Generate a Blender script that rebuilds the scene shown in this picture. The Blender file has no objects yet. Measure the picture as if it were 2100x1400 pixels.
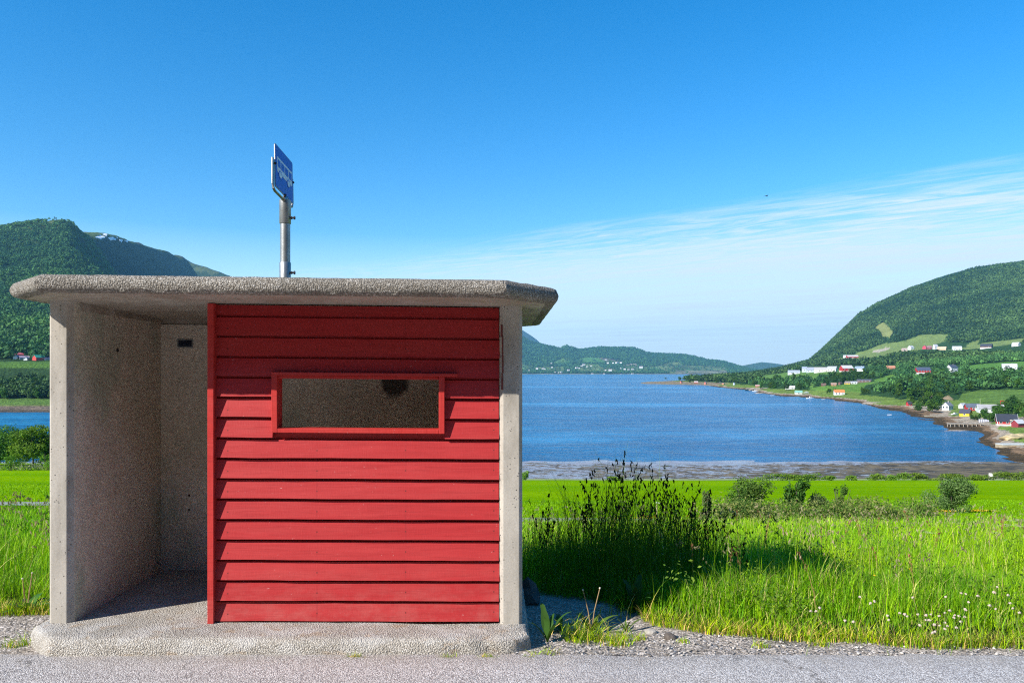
import bpy, bmesh, math, random
import numpy as np
from mathutils import Vector, Matrix
R=math.radians
rng=np.random.default_rng(7); random.seed(7)
C=bpy.context.scene.collection
F,CX,HY,ZC=1600.0,1050.0,760.0,1.76     # focal length and principal point of a 2100 px wide view; camera height above the road
SEA=-25.24
SUN=Vector((.68,.50,-.545)).normalized() # direction the light travels
def at(px,py,d): return Vector(((px-CX)*d/F, d, ZC-(py-HY)*d/F))

# ------------------------------------------------------------------ noise helpers
_P=rng.random((256,256))
def vnoise(x,y):
    x=np.asarray(x,float);y=np.asarray(y,float)
    xi=np.floor(x).astype(int);yi=np.floor(y).astype(int);fx=x-xi;fy=y-yi
    fx=fx*fx*(3-2*fx);fy=fy*fy*(3-2*fy)
    g=lambda a,b:_P[a&255,b&255]
    return (g(xi,yi)*(1-fx)+g(xi+1,yi)*fx)*(1-fy)+(g(xi,yi+1)*(1-fx)+g(xi+1,yi+1)*fx)*fy
def fbm(x,y,o=4):
    s=0;a=.5
    for i in range(o): s=s+a*(vnoise(np.asarray(x)*2**i+17*i,np.asarray(y)*2**i+31*i)-.5);a*=.5
    return s
def sstep(a,b,x):
    t=np.clip((x-a)/(b-a),0,1);return t*t*(3-2*t)
def inpoly(x,y,poly):
    x=np.asarray(x,float);y=np.asarray(y,float);r=np.zeros(x.shape,bool);n=len(poly)
    for i in range(n):
        (x0,y0),(x1,y1)=poly[i],poly[(i+1)%n]
        if y0==y1: continue
        c=((y0>y)!=(y1>y))&(x<(x1-x0)*(y-y0)/(y1-y0)+x0)
        r^=c
    return r

# ------------------------------------------------------------------ objects
def tag(o,label=None,cat=None,group=None,kind=None):
    if label:o['label']=label
    if cat:o['category']=cat
    if group:o['group']=group
    if kind:o['kind']=kind
    return o
def empty(name,loc,rz=0):
    o=bpy.data.objects.new(name,None);C.objects.link(o);o.location=loc;o.rotation_euler=(0,0,rz);o.empty_display_size=.2
    return o
def mk(name,V,Fc,mat,parent=None,smooth=False,col=None,mi=None,loc=None):
    V=np.asarray(V,np.float32).reshape(-1,3)
    me=bpy.data.meshes.new(name)
    if isinstance(Fc,np.ndarray):
        n,k=Fc.shape
        me.vertices.add(len(V));me.vertices.foreach_set('co',V.ravel())
        me.loops.add(n*k);me.loops.foreach_set('vertex_index',Fc.astype(np.int32).ravel())
        me.polygons.add(n);me.polygons.foreach_set('loop_start',np.arange(0,n*k,k,dtype=np.int32))
        try: me.polygons.foreach_set('loop_total',np.full(n,k,np.int32))
        except Exception: pass
        me.update(calc_edges=True)
    else:
        me.from_pydata([tuple(map(float,v)) for v in V],[],[tuple(map(int,f)) for f in Fc]);me.update()
    if smooth: me.polygons.foreach_set('use_smooth',np.ones(len(me.polygons),bool))
    else: me.polygons.foreach_set('use_smooth',np.zeros(len(me.polygons),bool))
    if col is not None:
        a=me.color_attributes.new('Col','FLOAT_COLOR','POINT')
        c=np.ones((len(V),4),np.float32);c[:,:3]=col;a.data.foreach_set('color',c.ravel())
    for m in (mat if isinstance(mat,(list,tuple)) else [mat]): me.materials.append(m)
    if mi is not None: me.polygons.foreach_set('material_index',np.asarray(mi,np.int32))
    o=bpy.data.objects.new(name,me);C.objects.link(o)
    if parent:o.parent=parent
    if loc is not None:o.location=loc
    return o
def bev(o,w=.004,seg=2):
    m=o.modifiers.new('bevel','BEVEL');m.width=w;m.segments=seg;m.limit_method='ANGLE';m.angle_limit=R(40)
    return o
def copy_tree(o,parent=None):
    c=o.copy();C.objects.link(c)
    if parent:c.parent=parent
    for ch in o.children: copy_tree(ch,c)
    return c
class MB:
    def __init__(s): s.v=[];s.f=[];s.m=[]
    def add(s,v,f,m=0):
        b=len(s.v);s.v+=[tuple(p) for p in v];s.f+=[tuple(i+b for i in q) for q in f];s.m+=[m]*len(f)
    def box(s,x0,x1,y0,y1,z0,z1,m=0):
        v=[(x,y,z) for z in (z0,z1) for y in (y0,y1) for x in (x0,x1)]
        s.add(v,[(0,2,3,1),(4,5,7,6),(0,1,5,4),(1,3,7,5),(3,2,6,7),(2,0,4,6)],m)
    def prism(s,poly,z0,z1,m=0):            # polygon in xy (counter-clockwise) raised from z0 to z1
        n=len(poly);v=[(p[0],p[1],z0) for p in poly]+[(p[0],p[1],z1) for p in poly]
        s.add(v,[tuple(range(n-1,-1,-1)),tuple(range(n,2*n))]+[(i,(i+1)%n,n+(i+1)%n,n+i) for i in range(n)],m)
    def tube(s,pts,rad,n=12,m=0,caps=True):
        pts=[Vector(p) for p in pts];rad=rad if isinstance(rad,(list,tuple)) else [rad]*len(pts);v=[];f=[]
        for i,p in enumerate(pts):
            t=(pts[min(i+1,len(pts)-1)]-pts[max(i-1,0)]).normalized()
            a=t.cross(Vector((0,0,1)) if abs(t.z)<.95 else Vector((1,0,0))).normalized();b=t.cross(a)
            for k in range(n):
                q=2*math.pi*k/n;v.append(p+(a*math.cos(q)+b*math.sin(q))*rad[i])
        for i in range(len(pts)-1):
            for k in range(n): f.append((i*n+k,i*n+(k+1)%n,(i+1)*n+(k+1)%n,(i+1)*n+k))
        if caps: f+=[tuple(range(n)),tuple(range(len(pts)*n-1,(len(pts)-1)*n-1,-1))]
        s.add(v,f,m)
    def build(s,name,mat,parent=None,smooth=False,fn=None,loc=None):
        v=[fn(p) for p in s.v] if fn else s.v
        o=mk(name,v,s.f,mat,parent,smooth,mi=s.m,loc=loc)
        bm=bmesh.new();bm.from_mesh(o.data);bmesh.ops.recalc_face_normals(bm,faces=bm.faces);bm.to_mesh(o.data);bm.free()
        if smooth:
            try:o.data.set_sharp_from_angle(angle=R(40))
            except Exception:pass
        return o
def ico(sub):
    bm=bmesh.new();bmesh.ops.create_icosphere(bm,subdivisions=sub,radius=1)
    v=np.array([p.co[:] for p in bm.verts]);f=np.array([[q.index for q in t.verts] for t in bm.faces]);bm.free();return v,f

# ------------------------------------------------------------------ materials
class G:
    def __init__(s,name):
        s.m=bpy.data.materials.new(name);s.m.use_nodes=True;s.t=s.m.node_tree;s.t.nodes.clear();s.out=s.n('OutputMaterial')
    def n(s,typ,inp=None,**kw):
        nd=s.t.nodes.new('ShaderNode'+typ)
        for k,v in kw.items(): setattr(nd,k,v)
        for k,v in (inp or {}).items(): s.set(nd.inputs[k],v)
        return nd
    def set(s,sock,v):
        if isinstance(v,bpy.types.NodeSocket): s.t.links.new(v,sock)
        elif isinstance(v,bpy.types.Node): s.t.links.new(v.outputs[0],sock)
        elif isinstance(v,(tuple,list)) and sock.type=='RGBA' and len(v)==3: sock.default_value=(*v,1)
        else: sock.default_value=v
    def pos(s,scale=(1,1,1),obj=True,rot=(0,0,0)):
        c=s.n('TexCoord').outputs['Object'] if obj else s.n('NewGeometry').outputs['Position']
        return s.n('Mapping',{'Vector':c,'Scale':scale,'Rotation':rot}).outputs[0]
    def noise(s,co,scale,detail=4,rough=.55,dist=0): return s.n('TexNoise',{'Vector':co,'Scale':scale,'Detail':detail,'Roughness':rough,'Distortion':dist}).outputs[0]
    def vor(s,co,scale,feature='F1',out='Distance',rand=1): return s.n('TexVoronoi',{'Vector':co,'Scale':scale,'Randomness':rand},feature=feature).outputs[out]
    def ramp(s,fac,stops,interp='LINEAR'):
        r=s.n('ValToRGB',{'Fac':fac});e=r.color_ramp.elements;r.color_ramp.interpolation=interp
        while len(e)<len(stops): e.new(.5)
        for q,(p,c) in zip(e,stops): q.position=p;q.color=(*c,1) if isinstance(c,(tuple,list)) else (c,c,c,1)
        return r.outputs[0]
    def mix(s,fac,a,b,mode='MIX'):
        m=s.n('Mix',data_type='RGBA',blend_type=mode)
        s.set(m.inputs[0],fac);s.set(m.inputs[6],a);s.set(m.inputs[7],b);return m.outputs[2]
    def math(s,op,a,b=0,c=0,clamp=False):
        m=s.n('Math',operation=op,use_clamp=clamp);s.set(m.inputs[0],a);s.set(m.inputs[1],b)
        if op in('MULTIPLY_ADD',): s.set(m.inputs[2],c)
        return m.outputs[0]
    def mr(s,v,a,b,c=0,d=1): return s.n('MapRange',{0:v,1:a,2:b,3:c,4:d}).outputs[0]
    def bump(s,h,strength=.3,dist=.01,normal=None):
        i={'Height':h,'Strength':strength,'Distance':dist}
        if normal is not None:i['Normal']=normal
        return s.n('Bump',i).outputs[0]
    def bsdf(s,col,rough=.8,bump=None,metal=0,spec=.3,**k):
        i={'Base Color':col,'Roughness':rough,'Metallic':metal,'Specular IOR Level':spec}
        if bump is not None:i['Normal']=bump
        i.update(k);b=s.n('BsdfPrincipled',i);s.t.links.new(b.outputs[0],s.out.inputs[0]);return b
    def attr(s,name='Col'): return s.n('Attribute',attribute_name=name).outputs['Color']
def plain(name,col,rough=.7,metal=0,var=.15,scale=3,spec=.3):
    g=G(name);co=g.pos();n=g.noise(co,scale,5)
    a=tuple(c*(1-var) for c in col);b=tuple(min(1,c*(1+var)) for c in col)
    g.bsdf(g.ramp(n,[(.3,a),(.7,b)]),rough,g.bump(g.noise(co,scale*8,3),.1,.01),metal,spec);return g.m

# smooth cast concrete with air-hole pits and stains
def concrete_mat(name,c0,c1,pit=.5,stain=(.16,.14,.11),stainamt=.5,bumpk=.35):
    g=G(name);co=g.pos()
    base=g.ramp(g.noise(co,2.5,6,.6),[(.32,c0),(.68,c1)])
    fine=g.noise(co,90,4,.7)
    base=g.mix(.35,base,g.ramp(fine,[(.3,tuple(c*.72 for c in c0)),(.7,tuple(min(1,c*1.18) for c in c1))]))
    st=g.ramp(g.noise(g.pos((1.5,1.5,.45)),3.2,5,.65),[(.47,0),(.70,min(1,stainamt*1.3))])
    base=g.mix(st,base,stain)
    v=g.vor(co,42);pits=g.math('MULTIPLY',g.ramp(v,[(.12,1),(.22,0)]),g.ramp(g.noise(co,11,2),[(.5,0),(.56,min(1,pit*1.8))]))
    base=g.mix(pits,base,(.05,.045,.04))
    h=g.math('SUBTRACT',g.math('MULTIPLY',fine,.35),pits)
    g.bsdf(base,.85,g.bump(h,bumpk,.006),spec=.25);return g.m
M={}
M['concrete']=concrete_mat('concrete',(.34,.31,.265),(.485,.445,.385))
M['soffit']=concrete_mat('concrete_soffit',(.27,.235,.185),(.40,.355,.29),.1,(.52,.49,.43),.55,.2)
# rough sprayed render inside the shelter
g=G('rough_render');co=g.pos();warp=g.noise(g.pos((1,1,1.7)),30,3,.6,.9)
c=g.ramp(g.noise(g.pos((1,1,.6)),1.5,5,.65),[(.36,(.42,.46,.37)),(.5,(.66,.60,.50)),(.72,(.78,.72,.61))])
c=g.mix(g.ramp(warp,[(.36,.4),(.52,0)]),c,(.32,.275,.22))
worn=g.ramp(g.noise(g.pos((1,1,.8)),2.3,6,.7),[(.56,0),(.66,1)])
low=g.mr(g.n('SeparateXYZ',{0:g.n('TexCoord').outputs['Object']}).outputs[2],.85,.3,0,1)
spk=g.ramp(g.noise(co,45,3,.6),[(.45,0),(.55,.85)])
c=g.mix(g.math('MULTIPLY',g.math('MULTIPLY',worn,low),spk),c,(.62,.58,.55))
# a dark patch with a round lower end on the back wall
sx=g.n('SeparateXYZ',{0:g.n('TexCoord').outputs['Object']})
dx=g.math('ABSOLUTE',g.math('SUBTRACT',sx.outputs[0],2.085));wob=g.math('MULTIPLY',g.math('SUBTRACT',g.noise(co,14,4),.5),.05)
inx=g.mr(g.math('ADD',dx,wob),.135,.09,0,1)
ex=g.math('MULTIPLY',g.math('DIVIDE',dx,.12),g.math('DIVIDE',dx,.12))
zlow=g.math('ADD',g.math('MULTIPLY',ex,.08),1.425)
inz=g.mr(g.math('SUBTRACT',g.math('ADD',sx.outputs[2],wob),zlow),-.025,.03,0,1)
iny=g.mr(sx.outputs[1],1.2,1.25,0,1)
c=g.mix(g.math('MULTIPLY',g.math('MULTIPLY',inx,inz),g.math('MULTIPLY',iny,.86)),c,(.012,.013,.016))
g.bsdf(c,.95,g.bump(warp,.55,.025),spec=.1);M['render']=g.m
# exposed pebble aggregate
def aggregate(name,scale,dark,stones,mortar,bumpk,worn=0):
    g=G(name);co=g.pos();n0=g.noise(co,30,2)
    col=g.vor(co,scale,out='Color');d=g.vor(co,scale)
    sep=g.n('SeparateColor',{0:col}).outputs[0]
    c=g.ramp(sep,[(i/(len(stones)-1),s) for i,s in enumerate(stones)])
    c=g.mix(g.ramp(d,[(.42,0),(.62,.9)]),c,mortar)
    c=g.mix(g.ramp(g.noise(co,3,5,.6),[(.42,0),(.7,dark)]),c,(.10,.09,.075))
    if worn:
        w=g.ramp(g.noise(g.pos((1,1,1.5)),4,5,.6),[(.5,0),(.62,worn)]);c=g.mix(w,c,(.55,.53,.50))
        o=g.ramp(g.noise(g.pos((1,1,2)),7,4,.6),[(.58,0),(.68,.55)]);c=g.mix(o,c,(.36,.25,.15))
    c=g.mix(g.ramp(g.noise(co,160,2),[(.34,.5),(.42,0)]),c,(.09,.08,.065))
    h=g.math('SUBTRACT',1,d)
    g.bsdf(c,.85,g.bump(g.math('ADD',h,g.math('MULTIPLY',g.noise(co,scale*2,3),.4)),bumpk,.02),spec=.25);return g.m
M['aggregate']=aggregate('pebble_aggregate',105,.5,[(.16,.145,.12),(.30,.27,.23),(.42,.38,.32),(.20,.17,.14),(.50,.47,.42),(.27,.25,.22),(.62,.58,.52)],(.15,.13,.105),.5)
M['slab']=aggregate('worn_slab',112,.24,[(.34,.31,.27),(.55,.51,.45),(.46,.42,.37),(.70,.66,.60),(.40,.36,.30),(.60,.56,.50)],(.28,.25,.21),.55,.45)
# red paint on sawn boards
def paint(name,c0,c1,along):
    g=G(name);co=g.pos();gr=g.pos(along)
    n=g.noise(gr,9,6,.6,.4);sep=g.n('SeparateXYZ',{0:g.n('TexCoord').outputs['Object']})
    c=g.ramp(n,[(.25,c0),(.75,c1)])
    pl=g.n('TexWhiteNoise',{'W':g.math('FLOOR',g.math('DIVIDE',g.math('SUBTRACT',sep.outputs[2],.01),.1345))},noise_dimensions='1D').outputs[0]
    c=g.mix(g.math('MULTIPLY',pl,.22),c,(.44,.050,.048))
    fade=g.ramp(g.noise(g.pos((.35,1,2.2)),4,7,.72),[(.45,0),(.8,.22)]);c=g.mix(fade,c,(.50,.095,.085))
    chip=g.math('MULTIPLY',g.ramp(g.noise(g.pos((.6,1,1)),60,4,.75),[(.66,0),(.70,.7)]),g.ramp(g.noise(co,2.2,4,.7),[(.47,0),(.62,1)]))
    c=g.mix(chip,c,(.62,.40,.37))
    dirt=g.math('MULTIPLY',g.mr(sep.outputs[2],.40,.0,0,.30),g.ramp(g.noise(g.pos((1,1,1.6)),8,6,.75),[(.42,0),(.66,1)]));c=g.mix(dirt,c,(.42,.15,.13))
    grain=g.ramp(g.noise(g.pos((.18,2,5)),24,4,.7),[(.35,.28),(.5,0)]);c=g.mix(grain,c,(.20,.012,.014))
    if along[0]<1:      # nail heads, two rows of studs
        fr=g.math('ABSOLUTE',g.math('SUBTRACT',g.math('FRACT',g.math('DIVIDE',g.math('SUBTRACT',sep.outputs[0],1.12),.585)),.06))
        fz=g.math('ABSOLUTE',g.math('SUBTRACT',g.math('FRACT',g.math('DIVIDE',g.math('SUBTRACT',sep.outputs[2],.012),.1345)),.24))
        dd_=g.math('ADD',g.math('MULTIPLY',g.math('MULTIPLY',fr,.585),g.math('MULTIPLY',fr,.585)),g.math('MULTIPLY',g.math('MULTIPLY',fz,.1345),g.math('MULTIPLY',fz,.1345)))
        c=g.mix(g.mr(dd_,.000030,.000014,0,.85),c,(.10,.02,.018))
        run=g.math('MULTIPLY',g.mr(fr,.016,.0,0,.35),g.ramp(g.noise(g.pos((9,1,1.2)),5,3),[(.45,0),(.6,1)]));c=g.mix(run,c,(.22,.02,.022))
    saw=g.noise(g.pos((60,1,3)),6,2,.5)
    h=g.math('ADD',g.math('MULTIPLY',n,.7),g.math('MULTIPLY',saw,.25))
    g.bsdf(c,.52,g.bump(h,.5,.006),spec=.2);return g.m
M['red']=paint('red_board_paint',(.33,.019,.021),(.40,.027,.029),(.25,2,3))
M['redtrim']=paint('red_trim_paint',(.40,.024,.020),(.48,.036,.030),(3,2,.25))
M['galv']=plain('galvanised_steel',(.30,.31,.31),.45,.75,.16,9,.5)
M['darksteel']=plain('dark_steel',(.03,.03,.035),.5,.3)
M['signblue']=plain('sign_blue',(.012,.11,.55),.4,0,.06,6,.3)
M['signwhite']=plain('sign_white',(.72,.74,.78),.4,0,.05,6)
M['plaque']=plain('plaque_blue',(.012,.016,.035),.4,0,.2,30)
M['plaqueedge']=plain('plaque_edge',(.22,.24,.24),.5)
# weathered pale asphalt
g=G('asphalt');co=g.pos();d=g.vor(co,125);sep=g.n('SeparateColor',{0:g.vor(co,125,out='Color')}).outputs[0]
c=g.ramp(sep,[(0,(.27,.25,.235)),(.35,(.53,.495,.46)),(.7,(.70,.655,.61)),(1,(.91,.86,.81))])
c=g.mix(g.ramp(d,[(.45,0),(.7,.85)]),c,(.22,.19,.175))
c=g.mix(g.ramp(g.noise(co,1.3,6,.65),[(.40,0),(.72,.45)]),c,(.44,.39,.355))
crk=g.ramp(g.vor(g.pos((1,1,1)),1.1,'DISTANCE_TO_EDGE'),[(.004,.0),(.010,0)])
wv=g.noise(co,2.2,4,.6);crk=g.math('MULTIPLY',g.ramp(g.n('TexVoronoi',{'Vector':g.n('VectorMath',{0:co,1:g.n('CombineXYZ',{0:wv,1:g.noise(co,2.9,4,.6),2:0.0})},operation='ADD').outputs[0],'Scale':.9},feature='DISTANCE_TO_EDGE').outputs['Distance'],[(.0,.8),(.012,0)]),g.ramp(g.noise(co,.7,3),[(.5,0),(.58,1)]))
c=g.mix(crk,c,(.10,.09,.08))
ty=g.ramp(g.noise(g.pos((.06,1,1)),1.7,5,.7),[(.4,.45),(.6,0)]);c=g.mix(ty,c,g.mix(1,c,(.72,.71,.70),'MULTIPLY'))
ysep=g.n('SeparateXYZ',{0:co}).outputs[1];sand=g.math('MULTIPLY',g.mr(ysep,4.55,4.86,0,1),g.ramp(g.noise(co,6,6,.75),[(.42,0),(.62,.8)]));c=g.mix(sand,c,(.40,.345,.285))
g.bsdf(c,.9,g.bump(g.math('SUBTRACT',1,d),.45,.010),spec=.12);M['asphalt']=g.m
# verge and field ground: gravel, soil, grass by place
g=G('ground_cover');co=g.pos(obj=False);gt=g.attr()
d=g.vor(co,60);sep=g.n('SeparateColor',{0:g.vor(co,60,out='Color')}).outputs[0]
gr=g.ramp(sep,[(0,(.22,.19,.165)),(.5,(.42,.37,.325)),(.85,(.55,.49,.44)),(1,(.72,.66,.61))])
gr=g.mix(g.ramp(d,[(.4,0),(.7,.8)]),gr,(.20,.17,.14))
gr=g.mix(g.ramp(g.noise(co,4,5,.7),[(.5,0),(.7,.5)]),gr,(.27,.22,.165))
f1=g.noise(g.pos((.25,1,1),False),.5,6,.7);f2=g.noise(co,6,5,.75);f3=g.noise(g.pos((.35,1,1),False),1.8,4,.7)
gs=g.mix(f1,gt,(1.9,1.65,1.0),'MULTIPLY');gs=g.mix(g.ramp(f2,[(.35,.55),(.65,0)]),gs,g.mix(1,gt,(.45,.55,.5),'MULTIPLY'))
gs=g.mix(g.ramp(f3,[(.4,.5),(.6,0)]),gs,g.mix(1,gt,(.55,.66,.5),'MULTIPLY'))
f4=g.noise(g.pos((.45,1,1),False),3.2,7,.8);gs=g.mix(g.ramp(f4,[(.38,.75),(.52,0)]),gs,g.mix(1,gt,(.42,.58,.4),'MULTIPLY'));gs=g.mix(g.ramp(f4,[(.54,0),(.68,.7)]),gs,g.mix(1,gt,(1.7,1.6,4),'MULTIPLY'))
mw=g.noise(g.pos((.3,1,1),False),.045,4,.6,.5);gs=g.mix(g.ramp(mw,[(.40,.6),(.55,0)]),gs,g.mix(1,gs,(.58,.78,1.2),'MULTIPLY'))
al=g.n('Attribute',attribute_name='Mask').outputs['Fac']
c=g.mix(al,gr,gs)
hh=g.math('ADD',g.math('MULTIPLY',f2,.06),g.math('MULTIPLY',g.noise(co,1.2,4,.7),.15))
g.bsdf(c,.95,g.bump(g.math('ADD',hh,g.math('MULTIPLY',d,-.01)),.8,1),spec=.0);M['ground']=g.m
# terrain of hills: colours by land cover
def terrain_mat(name,nscale,bumpd,amt=.5):
    g=G(name);co=g.pos(obj=False);c=g.attr()
    n=g.noise(co,nscale,6,.7);n2=g.noise(co,nscale*7,3,.7)
    c=g.mix(g.ramp(n,[(.35,amt),(.55,0)]),c,g.mix(1,c,(.45,.5,.5),'MULTIPLY'))
    c=g.mix(g.ramp(n2,[(.5,0),(.7,amt*.8)]),c,g.mix(1,c,(1.5,1.5,1.3),'MULTIPLY'));n3=g.noise(g.pos((1,.6,1),False),nscale*11,5,.75);c=g.mix(g.ramp(n3,[(.36,.75),(.5,0)]),c,g.mix(1,c,(.35,.36,.34),'MULTIPLY'));c=g.mix(g.ramp(n3,[(.52,0),(.68,.6)]),c,g.mix(1,c,(1.8,1.75,1.7),'MULTIPLY'))
    g.bsdf(c,.95,g.bump(g.math('ADD',n,g.math('MULTIPLY',n2,.35)),.9,bumpd),spec=.08);return g.m
M['hill']=terrain_mat('hill_cover',.05,6,.45);M['farhill']=terrain_mat('far_hill_cover',.02,30,.85)
# foliage
def leaf_mat(name,trans=.35,nscale=.6,namt=.35,rough=.6):
    g=G(name);c=g.attr();oi=g.n('ObjectInfo').outputs['Random'];co=g.pos(obj=False)
    c=g.mix(g.ramp(g.noise(co,nscale,3,.6),[(.35,namt),(.65,0)]),c,g.mix(1,c,(.55,.7,.75),'MULTIPLY'))
    c=g.n('HueSaturation',{'Color':c,'Hue':g.mr(oi,0,1,.488,.512),'Value':g.mr(oi,0,1,.82,1.18)}).outputs[0]
    p=g.n('BsdfPrincipled',{'Base Color':c,'Roughness':rough,'Specular IOR Level':.12})
    t=g.n('BsdfTranslucent',{'Color':g.mix(1,c,(1.25,1.35,.55),'MULTIPLY')})
    m=g.n('MixShader',{0:trans,1:p.outputs[0],2:t.outputs[0]});g.t.links.new(m.outputs[0],g.out.inputs[0]);return g.m
M['leaf']=leaf_mat('leaves',.3,.25);M['grass']=leaf_mat('grass_blades',.28,.8,.5,.5);M['farleaf']=leaf_mat('far_leaves',.12,.02,.4,.8)
M['weed']=leaf_mat('weed_leaves',.35,3,.15,.45)
M['bark']=plain('bark',(.11,.09,.07),.9,0,.3,6);M['petal']=plain('clover_petals',(.46,.38,.31),.8,0,.12,60);M['stem']=plain('green_stem',(.12,.20,.03),.7)
M['white']=plain('white_paint',(.76,.76,.74),.6,0,.06,1);M['rock']=plain('shore_rock',(.30,.25,.20),.9,0,.45,.9)
M['timber']=plain('grey_timber',(.36,.32,.26),.9,0,.3,1.5);M['snow']=plain('snow',(.86,.88,.92),.6,0,.03,.1)
M['glass']=plain('window_pane',(.03,.04,.06),.15,0,.1,1,.5)
_mc={}
def pm(col,rough=.7):
    k=(tuple(round(c,3) for c in col),rough)
    if k not in _mc: _mc[k]=plain('painted_surface_%d'%len(_mc),col,rough,0,.12,.8)
    return _mc[k]
# sea
g=G('sea_water');co=g.pos(obj=False)
cd=g.n('VectorMath',{0:g.n('NewGeometry').outputs['Position']},operation='LENGTH').outputs['Value']
w1=g.noise(g.pos((1,1.6,1),False,(0,0,.35)),.55,4,.62);w2=g.noise(g.pos((1,1.8,1),False,(0,0,.2)),.11,4,.6);w3=g.noise(g.pos((1,2.2,1),False,(0,0,.1)),.022,3,.6)
h=g.math('ADD',g.math('ADD',g.math('MULTIPLY',w1,.55),g.math('MULTIPLY',w2,1.6)),g.math('MULTIPLY',w3,3.0))
sl=g.ramp(g.noise(g.pos((.35,1,1),False,(0,0,-.12)),.0045,7,.68,.6),[(.50,0),(.62,1)]);sl=g.math('ADD',sl,g.mr(g.noise(g.pos((.5,1,1),False),.05,4,.7),.42,.66,-.05,.5),clamp=True)
st=g.mr(sl,0,1,1.0,.62)
deep=g.mix(sl,(.002,.100,.250),(.018,.21,.42))
g.bsdf(deep,.2,g.bump(h,st,1.8),spec=.17,IOR=1.33);M['sea']=g.m
# tidal flat: wet sand, kelp, puddles
g=G('tidal_flat');co=g.pos(obj=False);sx=g.n('SeparateXYZ',{0:co})
k1=g.noise(g.pos((.6,.75,1),False),.62,6,.74,.5);k2=g.noise(g.pos((.5,1,1),False),.06,4,.6)
east=g.mr(sx.outputs[0],60,130,0,.13);near=g.mr(sx.outputs[1],226,200,.0,.09);far=g.mr(sx.outputs[1],238,222,-.2,0)
kk=g.math('ADD',g.math('ADD',g.math('ADD',g.math('MULTIPLY',k1,.72),g.math('MULTIPLY',k2,.28)),east),g.math('MULTIPLY',far,1))
kelp=g.ramp(kk,[(.485,0),(.525,1)])
sand=g.ramp(g.noise(co,.25,5,.6),[(.3,(.20,.20,.225)),(.7,(.35,.345,.365))])
kc=g.ramp(g.noise(co,.3,4),[(.35,(.030,.024,.012)),(.65,(.17,.125,.06))])
wet=g.ramp(g.noise(g.pos((.5,1.3,1),False),.16,4,.6),[(.42,.12),(.6,.5)])
c=g.mix(kelp,sand,kc)
g.bsdf(c,g.mix(kelp,wet,(.8,.8,.8)),g.bump(g.math('ADD',g.math('MULTIPLY',kelp,.5),g.noise(co,1.5,4,.6)),.5,.5),spec=.5);M['flat']=g.m

# ------------------------------------------------------------------ camera, sky, sun
cam=bpy.data.cameras.new('camera');co_=bpy.data.objects.new('camera',cam);C.objects.link(co_)
co_.location=(0,0,ZC);co_.rotation_euler=(R(90),0,0);cam.sensor_width=36;cam.lens=F/2100*36;cam.shift_y=60/2100;cam.clip_end=60000;cam.clip_start=.05
S=bpy.context.scene;S.camera=co_
sl=bpy.data.lights.new('sun','SUN');sl.energy=5.0;sl.angle=R(.53);sl.color=(1,.95,.87)
so=bpy.data.objects.new('sun',sl);C.objects.link(so);so.rotation_euler=SUN.to_track_quat('-Z','Y').to_euler();so.location=(-20,-15,30)
W=bpy.data.worlds.new('World');S.world=W;W.use_nodes=True
class GW(G):
    def __init__(s,t): s.t=t;t.nodes.clear();s.out=s.n('OutputWorld')
g=GW(W.node_tree)
sky=g.n('TexSky',sky_type='NISHITA');sky.sun_disc=False;sky.sun_elevation=math.asin(-SUN.z);sky.sun_rotation=math.atan2(-SUN.x,-SUN.y)%(2*math.pi)
sky.air_density=1.0;sky.dust_density=.0;sky.ozone_density=3.5;sky.altitude=0
SKYSAT,SKYVAL=1.40,1.22
hs=g.n('HueSaturation',{'Color':sky.outputs[0],'Saturation':SKYSAT,'Value':SKYVAL})
d=g.n('SeparateXYZ',{0:g.n('TexCoord').outputs['Generated']})
zz=g.math('MAXIMUM',d.outputs[2],.012);X=g.math('DIVIDE',d.outputs[0],zz);Y=g.math('DIVIDE',d.outputs[1],zz)
s_=g.math('ADD',g.math('MULTIPLY',X,.656),g.math('MULTIPLY',Y,.755));t_=g.math('SUBTRACT',g.math('MULTIPLY',X,.755),g.math('MULTIPLY',Y,.656))
v=g.n('CombineXYZ',{0:g.math('MULTIPLY',t_,.55),1:g.math('MULTIPLY',s_,2.1)}).outputs[0]
v2=g.n('CombineXYZ',{0:g.math('MULTIPLY',t_,.16),1:g.math('MULTIPLY',s_,.55)}).outputs[0]
n1=g.noise(v,2.4,9,.68,1.6);n2=g.noise(v2,1.6,6,.6,.5)
sw=g.math('ADD',s_,g.math('MULTIPLY',g.math('SUBTRACT',n2,.5),1.3))
edge=g.mr(sw,4.4,6.6,0,1)
core=g.math('MULTIPLY',g.mr(sw,4.25,4.95,0,1),g.mr(sw,8.5,5.3,.25,1))
den=g.math('ADD',g.math('MULTIPLY',core,g.mr(n1,.40,.70,0,.9)),g.math('MULTIPLY',g.math('MULTIPLY',edge,g.mr(n2,.3,.7,.55,.95)),.95))
den=g.math('MULTIPLY',den,g.mr(X,-4,2.5,.35,1))
front=g.mr(d.outputs[1],0,.2,0,1)
den=g.math('MULTIPLY',den,front,clamp=True)
hz=g.math('MULTIPLY',g.mr(d.outputs[2],.0,.17,.92,0),front);cl=g.mix(hz,hs.outputs[0],(5.9,7.4,8.4));cl=g.mix(den,cl,(4.9,5.8,6.6))
bg=g.n('Background',{'Color':cl,'Strength':.1});g.t.links.new(bg.outputs[0],g.out.inputs[0])
S.view_settings.view_transform='Standard';S.view_settings.look='None';S.view_settings.exposure=.75;S.view_settings.gamma=1
S.cycles.use_denoising=False;S.cycles.max_bounces=8;S.cycles.diffuse_bounces=4;S.cycles.transparent_max_bounces=8
S.cycles.sample_clamp_indirect=4;S.cycles.use_guiding=True;S.cycles.use_volume_guiding=False;S.cycles.use_adaptive_sampling=False;S.cycles.filter_width=1.15

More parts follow.
